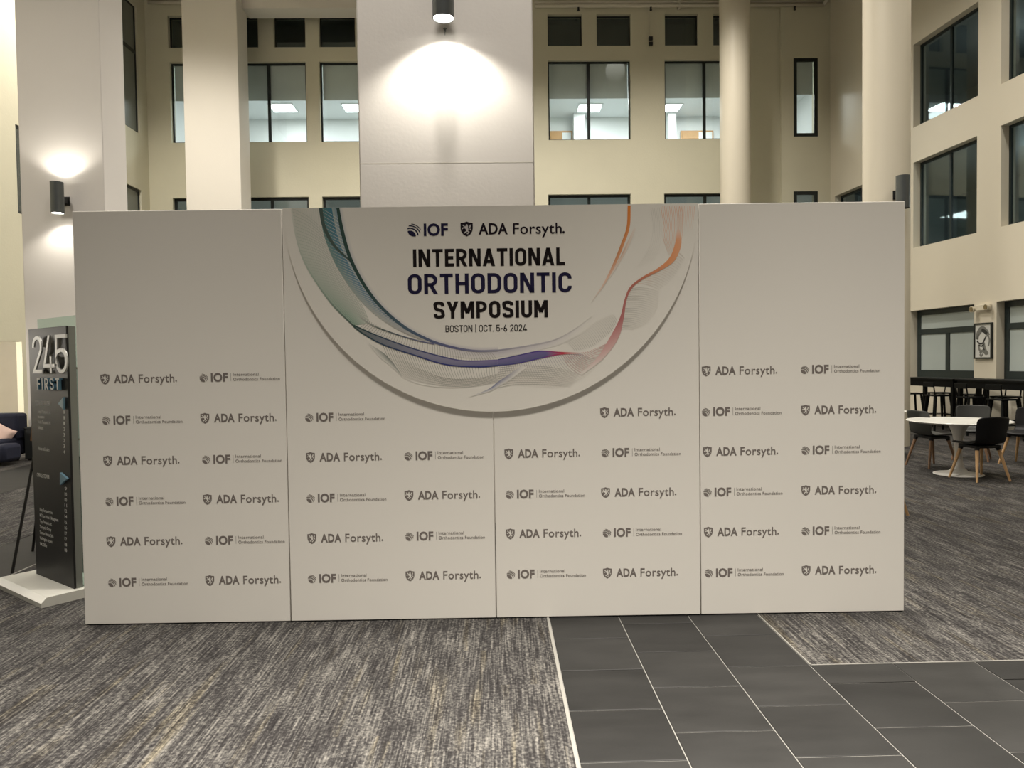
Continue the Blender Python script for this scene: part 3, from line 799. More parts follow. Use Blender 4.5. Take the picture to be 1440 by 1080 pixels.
def glyph(ch, w):
    h = w / 2; N_ = (None, None); t = 1 - h; b = h
    S = lambda pts, closed=False, flat=N_: (pts, closed, flat)
    def rrect(W, r):
        return arc(W - h - r, t - r, r, r, 0, 90, 7) + arc(h + r, t - r, r, r, 90, 180, 7) + arc(h + r, b + r, r, r, 180, 270, 7) + arc(W - h - r, b + r, r, r, 270, 360, 7)
    if ch == 'I': return w, [S([(h, 0), (h, 1)])]
    if ch == 'L': W = .46; return W, [S([(h, 1), (h, b), (W, b)])]
    if ch == 'T': W = .56; return W, [S([(0, t), (W, t)]), S([(W / 2, t), (W / 2, 0)])]
    if ch == 'E': W = .48; return W, [S([(W, t), (h, t), (h, b), (W, b)]), S([(h, .5), (W * .92, .5)])]
    if ch == 'F': W = .46; return W, [S([(W, t), (h, t), (h, 0)]), S([(h, .5), (W * .92, .5)])]
    if ch == 'H': W = .58; return W, [S([(h, 0), (h, 1)]), S([(W - h, 0), (W - h, 1)]), S([(h, .5), (W - h, .5)])]
    if ch == 'N': W = .62; return W, [S([(h, 0), (h, 1)]), S([(W - h, 0), (W - h, 1)]), S([(h * 1.15, 1), (W - h * 1.15, 0)], False, (1, 0))]
    if ch == 'M': W = .72; return W, [S([(h, 0), (h, 1)]), S([(W - h, 0), (W - h, 1)]), S([(h * 1.15, 1), (W / 2, .30)], False, (1, None)), S([(W / 2, .30), (W - h * 1.15, 1)], False, (None, 1))]
    if ch == 'A': W = .64; return W, [S([(h * .95, 0), (W / 2, 1)], False, (0, 1)), S([(W / 2, 1), (W - h * .95, 0)], False, (1, 0)), S([(W * .2, .26), (W * .8, .26)])]
    if ch == 'Y': W = .62; return W, [S([(h, 1), (W / 2, .40)], False, (1, None)), S([(W - h, 1), (W / 2, .40)], False, (1, None)), S([(W / 2, .45), (W / 2, 0)])]
    if ch in 'O0': W = .60 if ch == 'O' else .54; r = (W - w) / 2 * .98; return W, [S(rrect(W, r), True)]
    if ch == 'D': W = .60; r = (W - w) * .55; return W, [S([(h, b), (W - h - r, b)] + arc(W - h - r, b + r, r, r, 270, 360, 7) + arc(W - h - r, t - r, r, r, 0, 90, 7) + [(h, t)], True)]
    if ch == 'U': W = .58; r = (W - w) / 2; return W, [S([(h, 1), (h, b + r)] + arc(h + r, b + r, r, r, 180, 360, 13) + [(W - h, 1)])]
    if ch == 'C': W = .58; r = (W - w) / 2; return W, [S([(W - h, .68)] + arc(W / 2, t - r, r, r, 0, 180, 13) + arc(W / 2, b + r, r, r, 180, 360, 13) + [(W - h, .32)])]
    if ch == 'P': W = .56; r = (t - .44) / 2; return W, [S([(h, 0), (h, 1)]), S([(h, t), (W - h - r, t)] + arc(W - h - r, t - r, r, r, 90, -90, 11) + [(h, .44)])]
    if ch == 'R': W = .58; r = (t - .46) / 2; return W, [S([(h, 0), (h, 1)]), S([(h, t), (W - h - r, t)] + arc(W - h - r, t - r, r, r, 90, -90, 11) + [(h, .46)]), S([(W * .48, .46), (W - h * .9, 0)], False, (None, 0))]
    if ch == 'B': W = .56; r = (t - .5) / 2; q = (.5 - b) / 2; return W, [S([(h, b), (h, t), (W - h - r, t)] + arc(W - h - r, t - r, r, r, 90, -90, 9) + [(h, .5)]), S([(h, .5), (W - h - q, .5)] + arc(W - h - q, .5 - q, q, q, 90, -90, 9) + [(h, b)])]
    if ch == 'S':
        W = .58; x0, x1 = h, W - h
        return W, [S(crom([(x1, .72), (x1 * .95, .85), (W * .5, t), (x0 + .01, .86), (x0, .72), (W * .26, .56), (W * .74, .45), (x1, .29), (x1 - .01, .15), (W * .5, b), (x0 + .03, .14), (x0, .28)], 5))]
    if ch == '2': W = .54; r = (W - w) / 2; return W, [S([(h, .70)] + arc(W / 2, t - r, r, r, 180, 0, 13) + [(W - h - .01, .62), (h + w * .1, b), (W, b)])]
    if ch == '4': W = .60; return W, [S([(W * .55, 1), (h * .9, .20), (W, .20)], False, (1, None)), S([(W * .66, .44), (W * .66, 0)])]
    if ch == '5': W = .54; r = (W - w) / 2; return W, [S([(W - h * .5, t), (h * 1.1, t), (h, .50), (h + .05, .57)] + arc(W / 2, .60 - r, r, r, 125, 0, 9) + arc(W / 2, b + r, r, r, 0, -180, 11) + [(h, .25)])]
    if ch == '6': W = .54; r = (W - w) / 2; return W, [S(arc(W / 2, b + r, r, r, 0, 360, 20)[:-1], True), S([(h + .01, b + r), (h + .04, .5), (W * .62, 1)], False, (None, 1))]
    if ch == '-': return .34, [S([(0, .42), (.34, .42)])]
    if ch == '.': return w, [S([(h, 0), (h, w)])]
    if ch == '|': return w, [S([(h, -.08), (h, 1.08)])]
    return .4, []

# ------------------------------------------------------------------ the backdrop
BX, BD, BYAW, BW, BH = -0.02104, 4.3136, -0.01302, 4.877, 2.438
b_e = np.array([math.cos(BYAW), math.sin(BYAW), 0]); b_n = np.array([math.sin(BYAW), -math.cos(BYAW), 0])
def bp(px, py, off=0.0):
    p = at_plane(px, py, np.array([BX, BD, 0]) + b_n * off, b_n)
    return float(np.dot(p - np.array([BX, BD, 0]), b_e)), float(p[2])
backdrop = tag(empty('event_backdrop', (BX, BD, 0), BYAW), 'wide white step-and-repeat backdrop wall printed with rows of logos', 'backdrop', None, 'thing')
PW = BW / 4
panels = []
for k in range(4):
    x0 = -BW / 2 + k * PW
    mb = MB().box(x0 + 0.0016, x0 + PW - 0.0016, 0.0 + 0.0, 0.045, 0.006, BH)
    po = mb.build('panel', 'panel_white', backdrop, bevel=0.003)
    panels.append(po)
    # feet/braces behind each panel keep it standing
    MB().box(x0 + PW / 2 - 0.03, x0 + PW / 2 + 0.03, 0.044, 0.50, 0.0, 0.03).build('foot', 'panel_edge', backdrop)
    M_ = Matrix.Translation((x0 + PW / 2, 0.045, 1.55)) @ Matrix.Rotation(math.radians(16), 4, 'X')
    MB().box(-0.02, 0.02, 0.0, 0.025, -1.58, 0.0, M_).build('brace', 'panel_edge', backdrop)
MB().box(-BW / 2 + 0.01, BW / 2 - 0.01, 0.006, 0.040, 0.0, 0.008).build('plinth_strip', 'clip_dark', backdrop)  # dark strip standing in for the shadow in the gap under the panels

SHIELD = [(-1, .80), (-.45, .86), (0, 1.0), (.45, .86), (1, .80), (1, .05), (.9, -.35), (.55, -.78), (0, -1.05), (-.55, -.78), (-.9, -.35), (-1, .05)]
LION = [  # body, mane and head, fore paws, hind legs, tail as small pale shapes
    [(-.10, .52), (.12, .62), (.22, .45), (.20, .15), (.28, -.10), (.18, -.42), (-.06, -.38), (-.12, -.05), (-.30, .10), (-.36, .30)],
    [(-.16, .62), (.02, .74), (.20, .64), (.10, .48), (-.12, .46)],
    [(-.72, .62), (-.50, .66), (-.30, .42), (-.34, .30), (-.52, .44)],
    [(-.78, .12), (-.58, .26), (-.34, .22), (-.30, .10), (-.56, .10), (-.68, -.04)],
    [(-.06, -.30), (-.26, -.40), (-.50, -.62), (-.30, -.68), (-.14, -.52), (.06, -.44)],
    [(.10, -.36), (.24, -.32), (.48, -.46), (.36, -.58), (.20, -.54)],
    [(.02, -.60), (.30, -.66), (.20, -.80), (.02, -.78)],
    [(.24, .12), (.42, .26), (.46, .50), (.62, .72), (.66, .40), (.56, .18), (.40, .02)],
    [(.44, -.02), (.60, .06), (.76, -.16), (.70, -.30), (.60, -.14)],
]
def shield_logo(F, G, cx, cy, r, ring=True):
    """dark shield into F, pale lion into G"""
    F.add([(cx + x * r, cy + y * r * 1.18) for x, y in SHIELD], [tuple(range(len(SHIELD)))])
    for poly in LION:
        G.add([(cx + x * r * 1.02, cy + (y - 0.03) * r * 1.05) for x, y in poly], [tuple(range(len(poly)))])
def globe_logo(F, cx, cy, r):
    c0 = np.array([-0.62, -0.98])
    for r0, r1 in ((0.0, 0.88), (1.13, 1.31), (1.52, 1.67), (1.84, 1.95)):
        ths = np.radians(np.linspace(-10, 190, 90)); row = []
        def flush(row):
            if len(row) > 1:
                V = []; Fc = []
                for a, b in row: V += [a, b]
                for i in range(len(row) - 1): Fc.append((2 * i, 2 * i + 2, 2 * i + 3, 2 * i + 1))
                F.add(V, Fc)
        for th in ths:
            d = np.array([math.cos(th), math.sin(th)])
            bq = float(c0 @ d); disc = bq * bq - (float(c0 @ c0) - 1)
            if disc <= 0: flush(row); row = []; continue
            lo, hi = max(r0, -bq - math.sqrt(disc)), min(r1, -bq + math.sqrt(disc))
            if hi - lo < 0.01: flush(row); row = []; continue
            A, B = c0 + d * lo, c0 + d * hi
            row.append((tuple(np.array([cx, cy]) + A * r), tuple(np.array([cx, cy]) + B * r)))
        flush(row)
# two logo prints, built once around their left end at cap mid-height (metres on the panel)
S_PX = BH / 580.0       # one photo pixel on the backdrop
def ada_logo():
    F, G = Flat(), Flat(); s = S_PX
    shield_logo(F, G, 6.1 * s, 0, 6.2 * s)
    F.text('ADA', 18.8 * s, 47.5 * s, -5.6 * s, 11.0 * s, 0.028, 1.05)
    F.text('Forsyth', 53 * s, 102.5 * s, -5.6 * s, 11.2 * s, 0.008, 1.05)
    F.add([(105 * s + 1.1 * s * math.cos(t), -4.0 * s + 1.1 * s * math.sin(t)) for t in np.linspace(0, 6.28, 10, False)], [tuple(range(10))])
    return F, G
def iof_logo():
    F, G = Flat(), Flat(); s = S_PX
    globe_logo(F, 6.0 * s, -0.3 * s, 5.9 * s)
    F.text('IOF', 16 * s, 39.5 * s, -5.6 * s, 11.2 * s, 0.034, 1.02)
    G.add([(43.6 * s, -5.5 * s), (44.0 * s, -5.5 * s), (44.0 * s, 5.5 * s), (43.6 * s, 5.5 * s)], [(0, 1, 2, 3)])
    G.text('International', 47 * s, 82.5 * s, 1.7 * s, 4.1 * s, 0.006, 1.05)
    G.text('Orthodontics Foundation', 47 * s, 112 * s, -5.0 * s, 4.1 * s, 0.006, 1.05)
    return F, G
ada_p = iof_p = None
def put_logo(kind, px, py, panel):
    global ada_p, iof_p
    u, z = bp(px, py)
    if kind == 'A':
        if ada_p is None:
            F, G = ada_logo()
            a = F.build('shield_logo', 'print_grey', panel, 0.0); b = G.build('lion_emblem', 'panel_white', panel, -0.0005)
            ada_p = (a, b)
            objs = ada_p
        else:
            objs = tuple(o.copy() for o in ada_p)
    else:
        if iof_p is None:
            F, G = iof_logo()
            a = F.build('globe_logo', 'print_grey', panel, 0.0); b = G.build('foundation_lettering', 'print_grey_light', panel, 0.0)
            iof_p = (a, b); objs = iof_p
        else:
            objs = tuple(o.copy() for o in iof_p)
    for o in objs:
        if o.name not in COL.objects: COL.objects.link(o)
        o.parent = panel; o.location = (u, -0.0012, z)
for pnl, rows in [
    (0, [('A', 141.5, 533, 'I', 280.5, 531), ('I', 143.5, 591, 'A', 282, 588), ('A', 145.5, 648, 'I', 284, 646), ('I', 148, 705, 'A', 285.5, 702), ('A', 150, 761.5, 'I', 288, 760), ('I', 152, 819, 'A', 289, 816)]),
    (1, [('I', 429, 587, None, 0, 0), ('A', 430.5, 643, 'I', 568.5, 641), ('I', 431, 700.5, 'A', 569, 696.5), ('A', 432.5, 757, 'I', 570, 754), ('I', 433, 813.5, 'A', 570.5, 809.5)]),
    (2, [(None, 0, 0, 'A', 844, 580), ('A', 709.5, 638, 'I', 845.5, 636.5), ('I', 711, 695, 'A', 845.5, 692.5), ('A', 711.5, 750.5, 'I', 847.5, 749), ('I', 712.5, 807.5, 'A', 848, 805.5)]),
    (3, [('A', 987, 521.5, 'I', 1126, 519.5), ('I', 987, 579, 'A', 1126.5, 576.5), ('A', 988.5, 635, 'I', 1127, 633), ('I', 989, 692, 'A', 1127, 689.5), ('A', 990, 748, 'I', 1127, 746.5), ('I', 991, 805.5, 'A', 1127.5, 802)])]:
    for k1, x1, y1, k2, x2, y2 in rows:
        if k1: put_logo(k1, x1, y1, panels[pnl])
        if k2: put_logo(k2, x2, y2, panels[pnl])

# half-round sign hung on the front
DT = 0.015
dl, dr = bp(399.5, 300, DT)[0], bp(981, 300, DT)[0]
db = bp(692, 579, DT)
dcx = (dl + dr) / 2; drx = (dr - dl) / 2 * 1.004; drz = BH - db[1]
mb = MB(); nA = 96
pts = [(dcx + drx * math.cos(t), BH - drz * math.sin(t) if 0 < i < nA else BH) for i, t in enumerate(np.linspace(math.pi, 0, nA + 1))]
mb.prism([(x, -DT, z) for x, z in pts], [(x, -0.0008, z) for x, z in pts])
disc = mb.build('round_sign', 'disc_white', backdrop)
disc['label'] = 'half-round white event sign with coloured wave lines'
YF = -DT - 0.0006
def dp(px, py): u, z = bp(px, py, DT); return (u, min(z, BH - 0.001))
def dtext(body, px0, px1, pt, pb, w=None, name='lettering', material='print_black', gap=.11, font=None, spacing=1.0):
    u0, zb = dp(px0, pb); u1, _ = dp(px1, pb); _, zt = dp((px0 + px1) / 2, pt)
    _, zb = dp((px0 + px1) / 2, pb)
    F = Flat()
    if font is None: F.strokes(body, u0, u1, zb, zt - zb, w, gap)
    else: F.text(body, u0, u1, zb, zt - zb, font, spacing)
    return F.build(name, material, disc, YF - 0.0008)
dtext('INTERNATIONAL', 581, 794.5, 349.3, 374.2, .18, 'title_lettering')
dtext('ORTHODONTIC', 573.8, 804, 384.2, 412.4, .165, 'title_lettering', 'print_navy')
dtext('SYMPOSIUM', 610, 770.5, 423, 447.3, .185, 'title_lettering')
dtext('BOSTON | OCT. 5-6 2024', 626.5, 741, 456.8, 466.2, .12, 'date_lettering')
dtext('IOF', 596, 630, 315, 331, None, 'logo_lettering', 'print_navy', font=0.034, spacing=1.02)
dtext('ADA', 673, 714, 314.3, 329.2, None, 'logo_lettering', 'print_shield_black', font=0.026, spacing=1.05)
dtext('Forsyth', 721.5, 790, 313.6, 328.6, None, 'logo_lettering', 'print_shield_black', font=0.008, spacing=1.05)
F = Flat(); u, z = dp(582.3, 323.3); globe_logo(F, u, z, 9.2 * S_PX); F.build('globe_logo', 'print_navy', disc, YF - 0.0008)
F, G = Flat(), Flat(); u, z = dp(656.3, 321.8); shield_logo(F, G, u, z, 8.5 * S_PX)
u2, z2 = dp(792.5, 326.5)
Flat().add([(u2 + 1.7 * S_PX * math.cos(t), z2 + 1.7 * S_PX * math.sin(t)) for t in np.linspace(0, 6.28, 12, False)], [tuple(range(12))]).build('registered_mark', 'print_shield_black', disc, YF - 0.0008)
F.build('shield_logo', 'print_shield_black', disc, YF - 0.0008); G.build('lion_emblem', 'print_lion_pale', disc, YF - 0.0014)

# ---- printed waves
KZ = 310 / 1046.0
A7 = lambda P: [dp(390 + x * KZ, 280 + y * KZ) for x, y in P]
B8 = lambda P: [dp(690 + x * KZ, 280 + y * KZ) for x, y in P]
def resample(P, n):
    P = np.array(crom(P, 10)); d = np.r_[0, np.cumsum(np.linalg.norm(np.diff(P, axis=0), axis=1))]; t = np.linspace(0, d[-1], n)
    return np.stack([np.interp(t, d, P[:, 0]), np.interp(t, d, P[:, 1])], 1)
PAP = np.array((0.79, 0.755, 0.685))
def grad(stops, n):
    """stops: list of (t, rgb255, strength) blended into the paper"""
    T = [s[0] for s in stops]; C = np.array([lin(s[1]) for s in stops]); K = [s[2] for s in stops]
    t = np.linspace(0, 1, n); c = np.stack([np.interp(t, T, C[:, i]) for i in range(3)], 1); k = np.interp(t, T, K)[:, None]
    return PAP * (1 - k) + c * k
class Ink:
    def __init__(s): s.mb = MB(); s.c = []
    def strip(s, L, R, CL, CR, layer):
        i = len(s.mb.v); n = len(L); y = YF - layer * 0.00012
        for k in range(n):
            s.mb.v += [(L[k][0], y, min(L[k][1], BH - .0008)), (R[k][0], y, min(R[k][1], BH - .0008))]; s.c += [(*CL[k], 1), (*CR[k], 1)]
        s.mb.f += [(i + 2 * k, i + 2 * k + 2, i + 2 * k + 3, i + 2 * k + 1) for k in range(n - 1)]
    def line(s, P, w, C, layer):
        P = np.asarray(P); d = np.gradient(P, axis=0); d /= np.linalg.norm(d, axis=1)[:, None] + 1e-9
        nn = np.stack([-d[:, 1], d[:, 0]], 1); w = np.asarray(w)[:, None] if np.ndim(w) else w
        s.strip(P + nn * w / 2, P - nn * w / 2, C, C, layer)
    def fill(s, A, B, ga, gb, layer, n=60, rows=6):
        A, B = resample(A, n), resample(B, n); CA, CB = grad(ga, n), grad(gb, n)
        for r in range(rows):
            t0, t1 = r / rows, (r + 1) / rows
            s.strip(A + (B - A) * t0, A + (B - A) * t1, CA + (CB - CA) * t0, CA + (CB - CA) * t1, layer)
    def family(s, A, B, m, w, g, layer, n=50):
        A, B = resample(A, n), resample(B, n); C = grad(g, n)
        for k in range(m): s.line(A + (B - A) * (k / (m - 1)), w, C, layer)
    def ribs(s, A, B, m, w, g, layer, slant=0.0, bow=0.0, n=10):
        """lines from curve A to curve B, the far end slid along by slant"""
        A, B = resample(A, 300), resample(B, 300); C = grad(g, n)
        for k in range(m):
            ta = k / (m - 1); tb = ta + slant
            if not 0 <= tb <= 1: continue
            a, b = A[int(ta * 299)], B[int(tb * 299)]
            t = np.linspace(0, 1, n)[:, None]; d = b - a; nn = np.array([-d[1], d[0]])
            s.line(a + d * t + nn * bow * np.sin(t * math.pi), w, C, layer)
    def done(s, name):
        o = s.mb.build(name, 'ink_print', disc, colors=s.c); return o
TEAL, DTEAL, BTEAL, GREEN, NAVY, PURP, RED, ORAN, GREY = (15, 112, 108), (0, 58, 52), (30, 112, 150), (55, 130, 98), (18, 34, 112), (72, 42, 140), (190, 18, 52), (228, 128, 8), (104, 100, 90)
inner = A7([(287, 40), (310, 160), (350, 290), (420, 420), (500, 520), (600, 605), (700, 660), (780, 690), (880, 713), (960, 721), (1046, 718)])
innerR = B8([(34, 717), (150, 700), (300, 668), (400, 615), (480, 555)])
outT = A7([(205, 40), (222, 130), (270, 220), (348, 295)])
soft = A7([(208, 40), (216, 150), (262, 280), (330, 400), (420, 510), (520, 590), (620, 645), (730, 688)])
outer = A7([(66, 38), (90, 180), (125, 290), (185, 395), (265, 505), (360, 600)])
bandU = A7([(360, 598), (480, 650), (640, 708), (800, 752), (900, 768), (1046, 764)])
bandL = A7([(362, 604), (400, 634), (500, 690), (640, 737), (800, 785), (950, 796), (1046, 790)])
bandUR = B8([(34, 762), (120, 744), (230, 722), (330, 727), (420, 730)])
bandLR = B8([(34, 789), (120, 780), (240, 754), (330, 736), (420, 732)])
ink = Ink()
# soft washes
ink.fill(outer, A7([(202, 38), (218, 160), (262, 280), (330, 400), (395, 490), (440, 590)]), [(0, (125, 130, 100), .25), (.3, GREEN, .25), (.6, GREEN, .45), (1, GREEN, .85)], [(0, TEAL, .12), (.5, TEAL, .06), (1, GREEN, .08)], 0)
ink.fill(inner[:8], soft, [(0, BTEAL, .95), (.5, BTEAL, .9), (1, NAVY, .6)], [(0, (30, 110, 105), .9), (.3, (40, 120, 115), .75), (.7, TEAL, .25), (1, PURP, .1)], 1)
ink.fill(A7([(258, 38), (282, 160), (330, 290), (400, 410), (480, 510), (590, 603)])[0:6], inner[0:6], [(0, TEAL, .5), (1, BTEAL, .4)], [(0, BTEAL, .8), (1, BTEAL, .6)], 2)
ink.fill(inner, A7([(312, 40), (338, 160), (378, 290), (446, 414), (524, 512), (618, 592), (714, 644), (792, 672), (888, 692), (962, 700), (1046, 698)]), [(0, BTEAL, .35), (1, PURP, .35)], [(0, BTEAL, 0), (1, PURP, 0)], 2, rows=4)
ink.fill(bandU, bandL, [(0, DTEAL, .8), (.5, NAVY, .62), (1, PURP, .75)], [(0, DTEAL, .8), (.5, NAVY, .72), (1, NAVY, .85)], 6)
ink.fill(bandUR, bandLR, [(0, PURP, .78), (.6, PURP, .85), (.8, RED, .85), (1, RED, .35)], [(0, NAVY, .85), (.6, NAVY, .85), (.8, RED, .85), (1, RED, .35)], 6)
ink.fill(inner[7:], A7([(760, 735), (880, 752), (960, 758), (1046, 752)]), [(0, PURP, .15), (1, PURP, .4)], [(0, PURP, .05), (1, PURP, .1)], 1)
ink.fill(innerR, B8([(34, 749), (130, 738), (230, 716), (330, 690), (430, 640)]), [(0, PURP, .4), (.6, PURP, .2), (1, PURP, 0)], [(0, PURP, .15), (1, PURP, 0)], 1)
# fine line hatching
ink.ribs(outer, A7([(200, 38), (215, 160), (260, 280), (330, 400), (395, 490), (440, 590)]), 39, .0021, [(0, GREEN, 0.45), (1, GREY, 0.40)], 3, slant=.16, bow=.06)
ink.family(outer, A7([(200, 38), (215, 160), (260, 280), (330, 400), (395, 490), (440, 590)]), 14, .0021, [(0, GREEN, .25), (1, GREEN, .45)], 3)
ink.ribs(soft, inner[:8], 52, .0021, [(0, GREY, 0.70), (1, (225, 225, 210), .4)], 4, slant=.07)
ink.ribs(A7([(430, 575), (560, 640), (680, 675), (780, 695), (900, 720), (1046, 722)]), bandU, 56, .0021, [(0, GREY, 0.62), (1, GREY, 0.62)], 4, slant=.05, bow=.05)
low = A7([(590, 850), (700, 870), (800, 888), (900, 893), (1046, 868)])
ink.ribs(bandL[2:], low, 43, .0021, [(0, GREY, 0.78), (.6, GREY, 0.54), (1, GREY, 0.08)], 4, slant=.02, bow=-.06)
ink.family(A7([(560, 735), (660, 800), (800, 850), (950, 850), (1046, 830)]), A7([(600, 850), (680, 880), (800, 895), (920, 890), (1046, 868)]), 7, .0021, [(0, GREY, 0), (.5, GREY, 0.70), (1, GREY, 0.46)], 4)
ink.family(B8([(34, 800), (150, 790), (300, 800), (420, 830)]), B8([(34, 895), (120, 880), (260, 880), (380, 890)]), 10, .0021, [(0, GREY, 0.62), (.6, GREY, 0.54), (1, GREY, 0.08)], 4)
ink.ribs(bandLR, B8([(60, 880), (200, 890), (330, 895), (440, 850), (540, 760)]), 39, .0021, [(0, PURP, .5), (.5, GREY, .35), (1, RED, 0)], 4, bow=-.08)
ink.ribs(B8([(340, 726), (420, 728), (480, 715), (540, 690)]), B8([(420, 830), (470, 790), (530, 735), (580, 665)]), 22, .0021, [(0, RED, .6), (1, RED, .35)], 4, bow=-.12)
ink.ribs(B8([(350, 670), (430, 630), (500, 580), (575, 545)]), B8([(400, 720), (480, 700), (560, 640), (600, 580)]), 26, .0021, [(0, GREY, 0), (.5, GREY, .2), (1, GREY, .45)], 4, bow=.06)
ink.ribs(B8([(660, 425), (640, 490), (630, 550), (610, 620)]), B8([(800, 440), (790, 520), (740, 590), (680, 620)]), 22, .0021, [(0, GREY, .6), (.5, GREY, .25), (1, GREY, 0)], 4, bow=.08)
ink.ribs(B8([(690, 400), (760, 350), (830, 305), (880, 250)]), B8([(800, 430), (850, 390), (890, 340), (920, 280)]), 17, .0021, [(0, ORAN, .4), (1, GREY, 0.08)], 4, bow=.08)
for k in range(13):     # wavy yellow lines at the top right
    x = 808 + k * 8
    P = resample(B8([(x, 34), (x + 6, 80), (x + 16 - k, 130), (x + 10 - 2 * k * .3, 180), (845 + k * 4, 240 + (12 - k) * 2)]), 24)
    ink.line(P, .0022, grad([(0, ORAN, .6), (.7, ORAN, .45), (1, ORAN, .15)], 24), 4)
for k in range(10):
    x = 895 + k * 8
    ink.line(resample(B8([(x, 34), (x - 4, 90), (x - 4 - k, 150)]), 14), .0022, grad([(0, ORAN, .5), (1, ORAN, .05)], 14), 4)
ink.family(B8([(760, 40), (770, 140), (750, 240), (690, 330)]), B8([(800, 40), (810, 140), (800, 230), (770, 300)]), 6, .001, [(0, GREY, 0.39), (1, GREY, 0)], 4)
# strong edges
wI = np.interp(np.linspace(0, 1, 90), [0, .1, .6, 1], [.018, .021, .017, .011])
ink.line(resample(inner, 90), wI, grad([(0, DTEAL, .95), (.35, DTEAL, .95), (.6, (20, 70, 95), .9), (.8, NAVY, .85), (1, NAVY, .6)], 90), 8)
ink.line(resample(innerR, 40), np.linspace(.007, .003, 40), grad([(0, NAVY, .6), (.4, PURP, .3), (1, PURP, 0)], 40), 8)
wO = np.interp(np.linspace(0, 1, 50), [0, .5, 1], [.021, .019, .009])
ink.line(resample(outT, 50), wO, grad([(0, DTEAL, .9), (1, DTEAL, .9)], 50), 8)
ink.line(resample(outer, 60), .008, grad([(0, GREEN, .1), (.5, GREEN, .5), (1, DTEAL, .9)], 60), 7)
for Bd, g0 in ((bandU, [(0, DTEAL, .95), (.6, NAVY, .9), (1, PURP, .8)]), (bandL, [(0, DTEAL, .95), (.6, NAVY, .95), (1, NAVY, .95)])):
    ink.line(resample(Bd, 70), .0075, grad(g0, 70), 8)
for Bd in (bandUR, bandLR):
    ink.line(resample(Bd, 60), .006, grad([(0, NAVY, .9), (.55, PURP, .95), (.8, RED, .95), (1, RED, .2)], 60), 8)
ink.line(resample(A7([(395, 558), (450, 598), (560, 640), (660, 670), (745, 688)]), 40), .007, grad([(0, DTEAL, .3), (.3, DTEAL, .85), (1, NAVY, .8)], 40), 8)
ink.fill(A7([(435, 685), (510, 735), (555, 785), (590, 838)]), A7([(435, 690), (480, 745), (540, 795), (588, 840)]), [(0, DTEAL, .2), (.5, DTEAL, .75), (1, DTEAL, .5)], [(0, TEAL, 0), (.5, TEAL, .05), (1, TEAL, 0)], 5)
bl = A7([(915, 936), (1000, 902), (1046, 868)]) + B8([(75, 840), (150, 788)])
ink.fill(bl, A7([(915, 938), (1010, 912), (1046, 892)]) + B8([(95, 856), (170, 800)]), [(0, NAVY, 0), (.4, (50, 75, 135), .85), (.7, NAVY, .6), (1, NAVY, .05)], [(0, NAVY, 0), (.5, NAVY, .05), (1, NAVY, 0)], 5)
redC = [(430, 832), (520, 752), (588, 655), (624, 560), (640, 480), (665, 420), (720, 375), (800, 330), (860, 282), (893, 205), (888, 135)]
redL = B8([(425, 828), (505, 752), (566, 655), (614, 560), (634, 480), (660, 418), (717, 371), (797, 325), (850, 275), (876, 205), (884, 140)])
redR = B8([(432, 836), (535, 756), (606, 660), (632, 562), (644, 484), (670, 424), (724, 380), (806, 338), (872, 292), (905, 210), (893, 130)])
ink.fill(redL, redR, [(0, RED, .02), (.2, RED, .5), (.38, (165, 45, 55), .85), (.6, (175, 75, 45), .85), (.8, ORAN, .8), (.93, ORAN, .75), (1, ORAN, .15)],
         [(0, RED, .02), (.2, RED, .35), (.38, (165, 45, 55), .75), (.6, (175, 75, 45), .85), (.8, ORAN, .75), (.93, ORAN, .65), (1, ORAN, .15)], 7)
oL = B8([(650, 30), (645, 130), (618, 212), (582, 302), (535, 400), (478, 484)]); oR = B8([(664, 30), (660, 130), (634, 212), (596, 304), (543, 404), (481, 486)])
ink.fill(oL, oR, [(0, ORAN, .95), (.5, (190, 110, 30), .85), (.75, ORAN, .45), (1, ORAN, .03)], [(0, ORAN, .95), (.5, ORAN, .7), (.75, ORAN, .35), (1, ORAN, .03)], 7)
ink.fill(B8([(682, 132), (650, 200), (612, 280), (560, 370)]), B8([(690, 140), (662, 210), (620, 290), (566, 374)]), [(0, ORAN, .05), (.5, (190, 120, 50), .55), (1, ORAN, .1)], [(0, ORAN, .05), (.5, ORAN, .15), (1, ORAN, .05)], 6)
ink.done('wave_print')['kind'] = 'stuff'

# ------------------------------------------------------------------ directory sign
d_base = 0.06
pR = at_floor(104.5, 828.6, d_base); pL = at_floor(51, 807, d_base)
e_s = (pR - pL); e_s[2] = 0; SW = float(np.linalg.norm(e_s)); e_s /= SW
n_s = np.array([e_s[1], -e_s[0], 0])             # towards the viewer side
if n_s @ (CAM - pR) < 0: n_s = -n_s
sang = math.atan2(e_s[1], e_s[0])
sign = tag(empty('directory_sign', (pL[0], pL[1], 0), sang), 'black freestanding directory sign with silver 245 numerals on a white base', 'sign')
def sp(px, py, off=0.0):
    p = at_plane(px, py, pL + n_s * off, n_s); return float(np.dot(p - pL, e_s)), float(p[2])
SH = (sp(98, 457.5)[1] + sp(46.5, 462.5)[1]) / 2
SYF = 0.0                                       # front face at local y = 0, viewer at -y
TH = 0.055
MB().box(0, SW, 0, 0.014, d_base, SH).build('front_panel', 'sign_black', sign, bevel=0.002)
MB().box(0.0, SW - 0.001, 0.014, TH, d_base, SH - 0.002).build('side_body', 'sign_grey', sign)
gz = sp(60, 449, -0.08)[1]
MB().box(-0.02, SW + 0.012, TH + 0.012, TH + 0.024, d_base, gz).build('glass_panel', 'glass_sign', sign)
bx0, bx1, by0, by1 = -0.12, SW + 0.045, -0.215, 0.24
mb = MB()
c1_, h1 = 0.035, 0.028
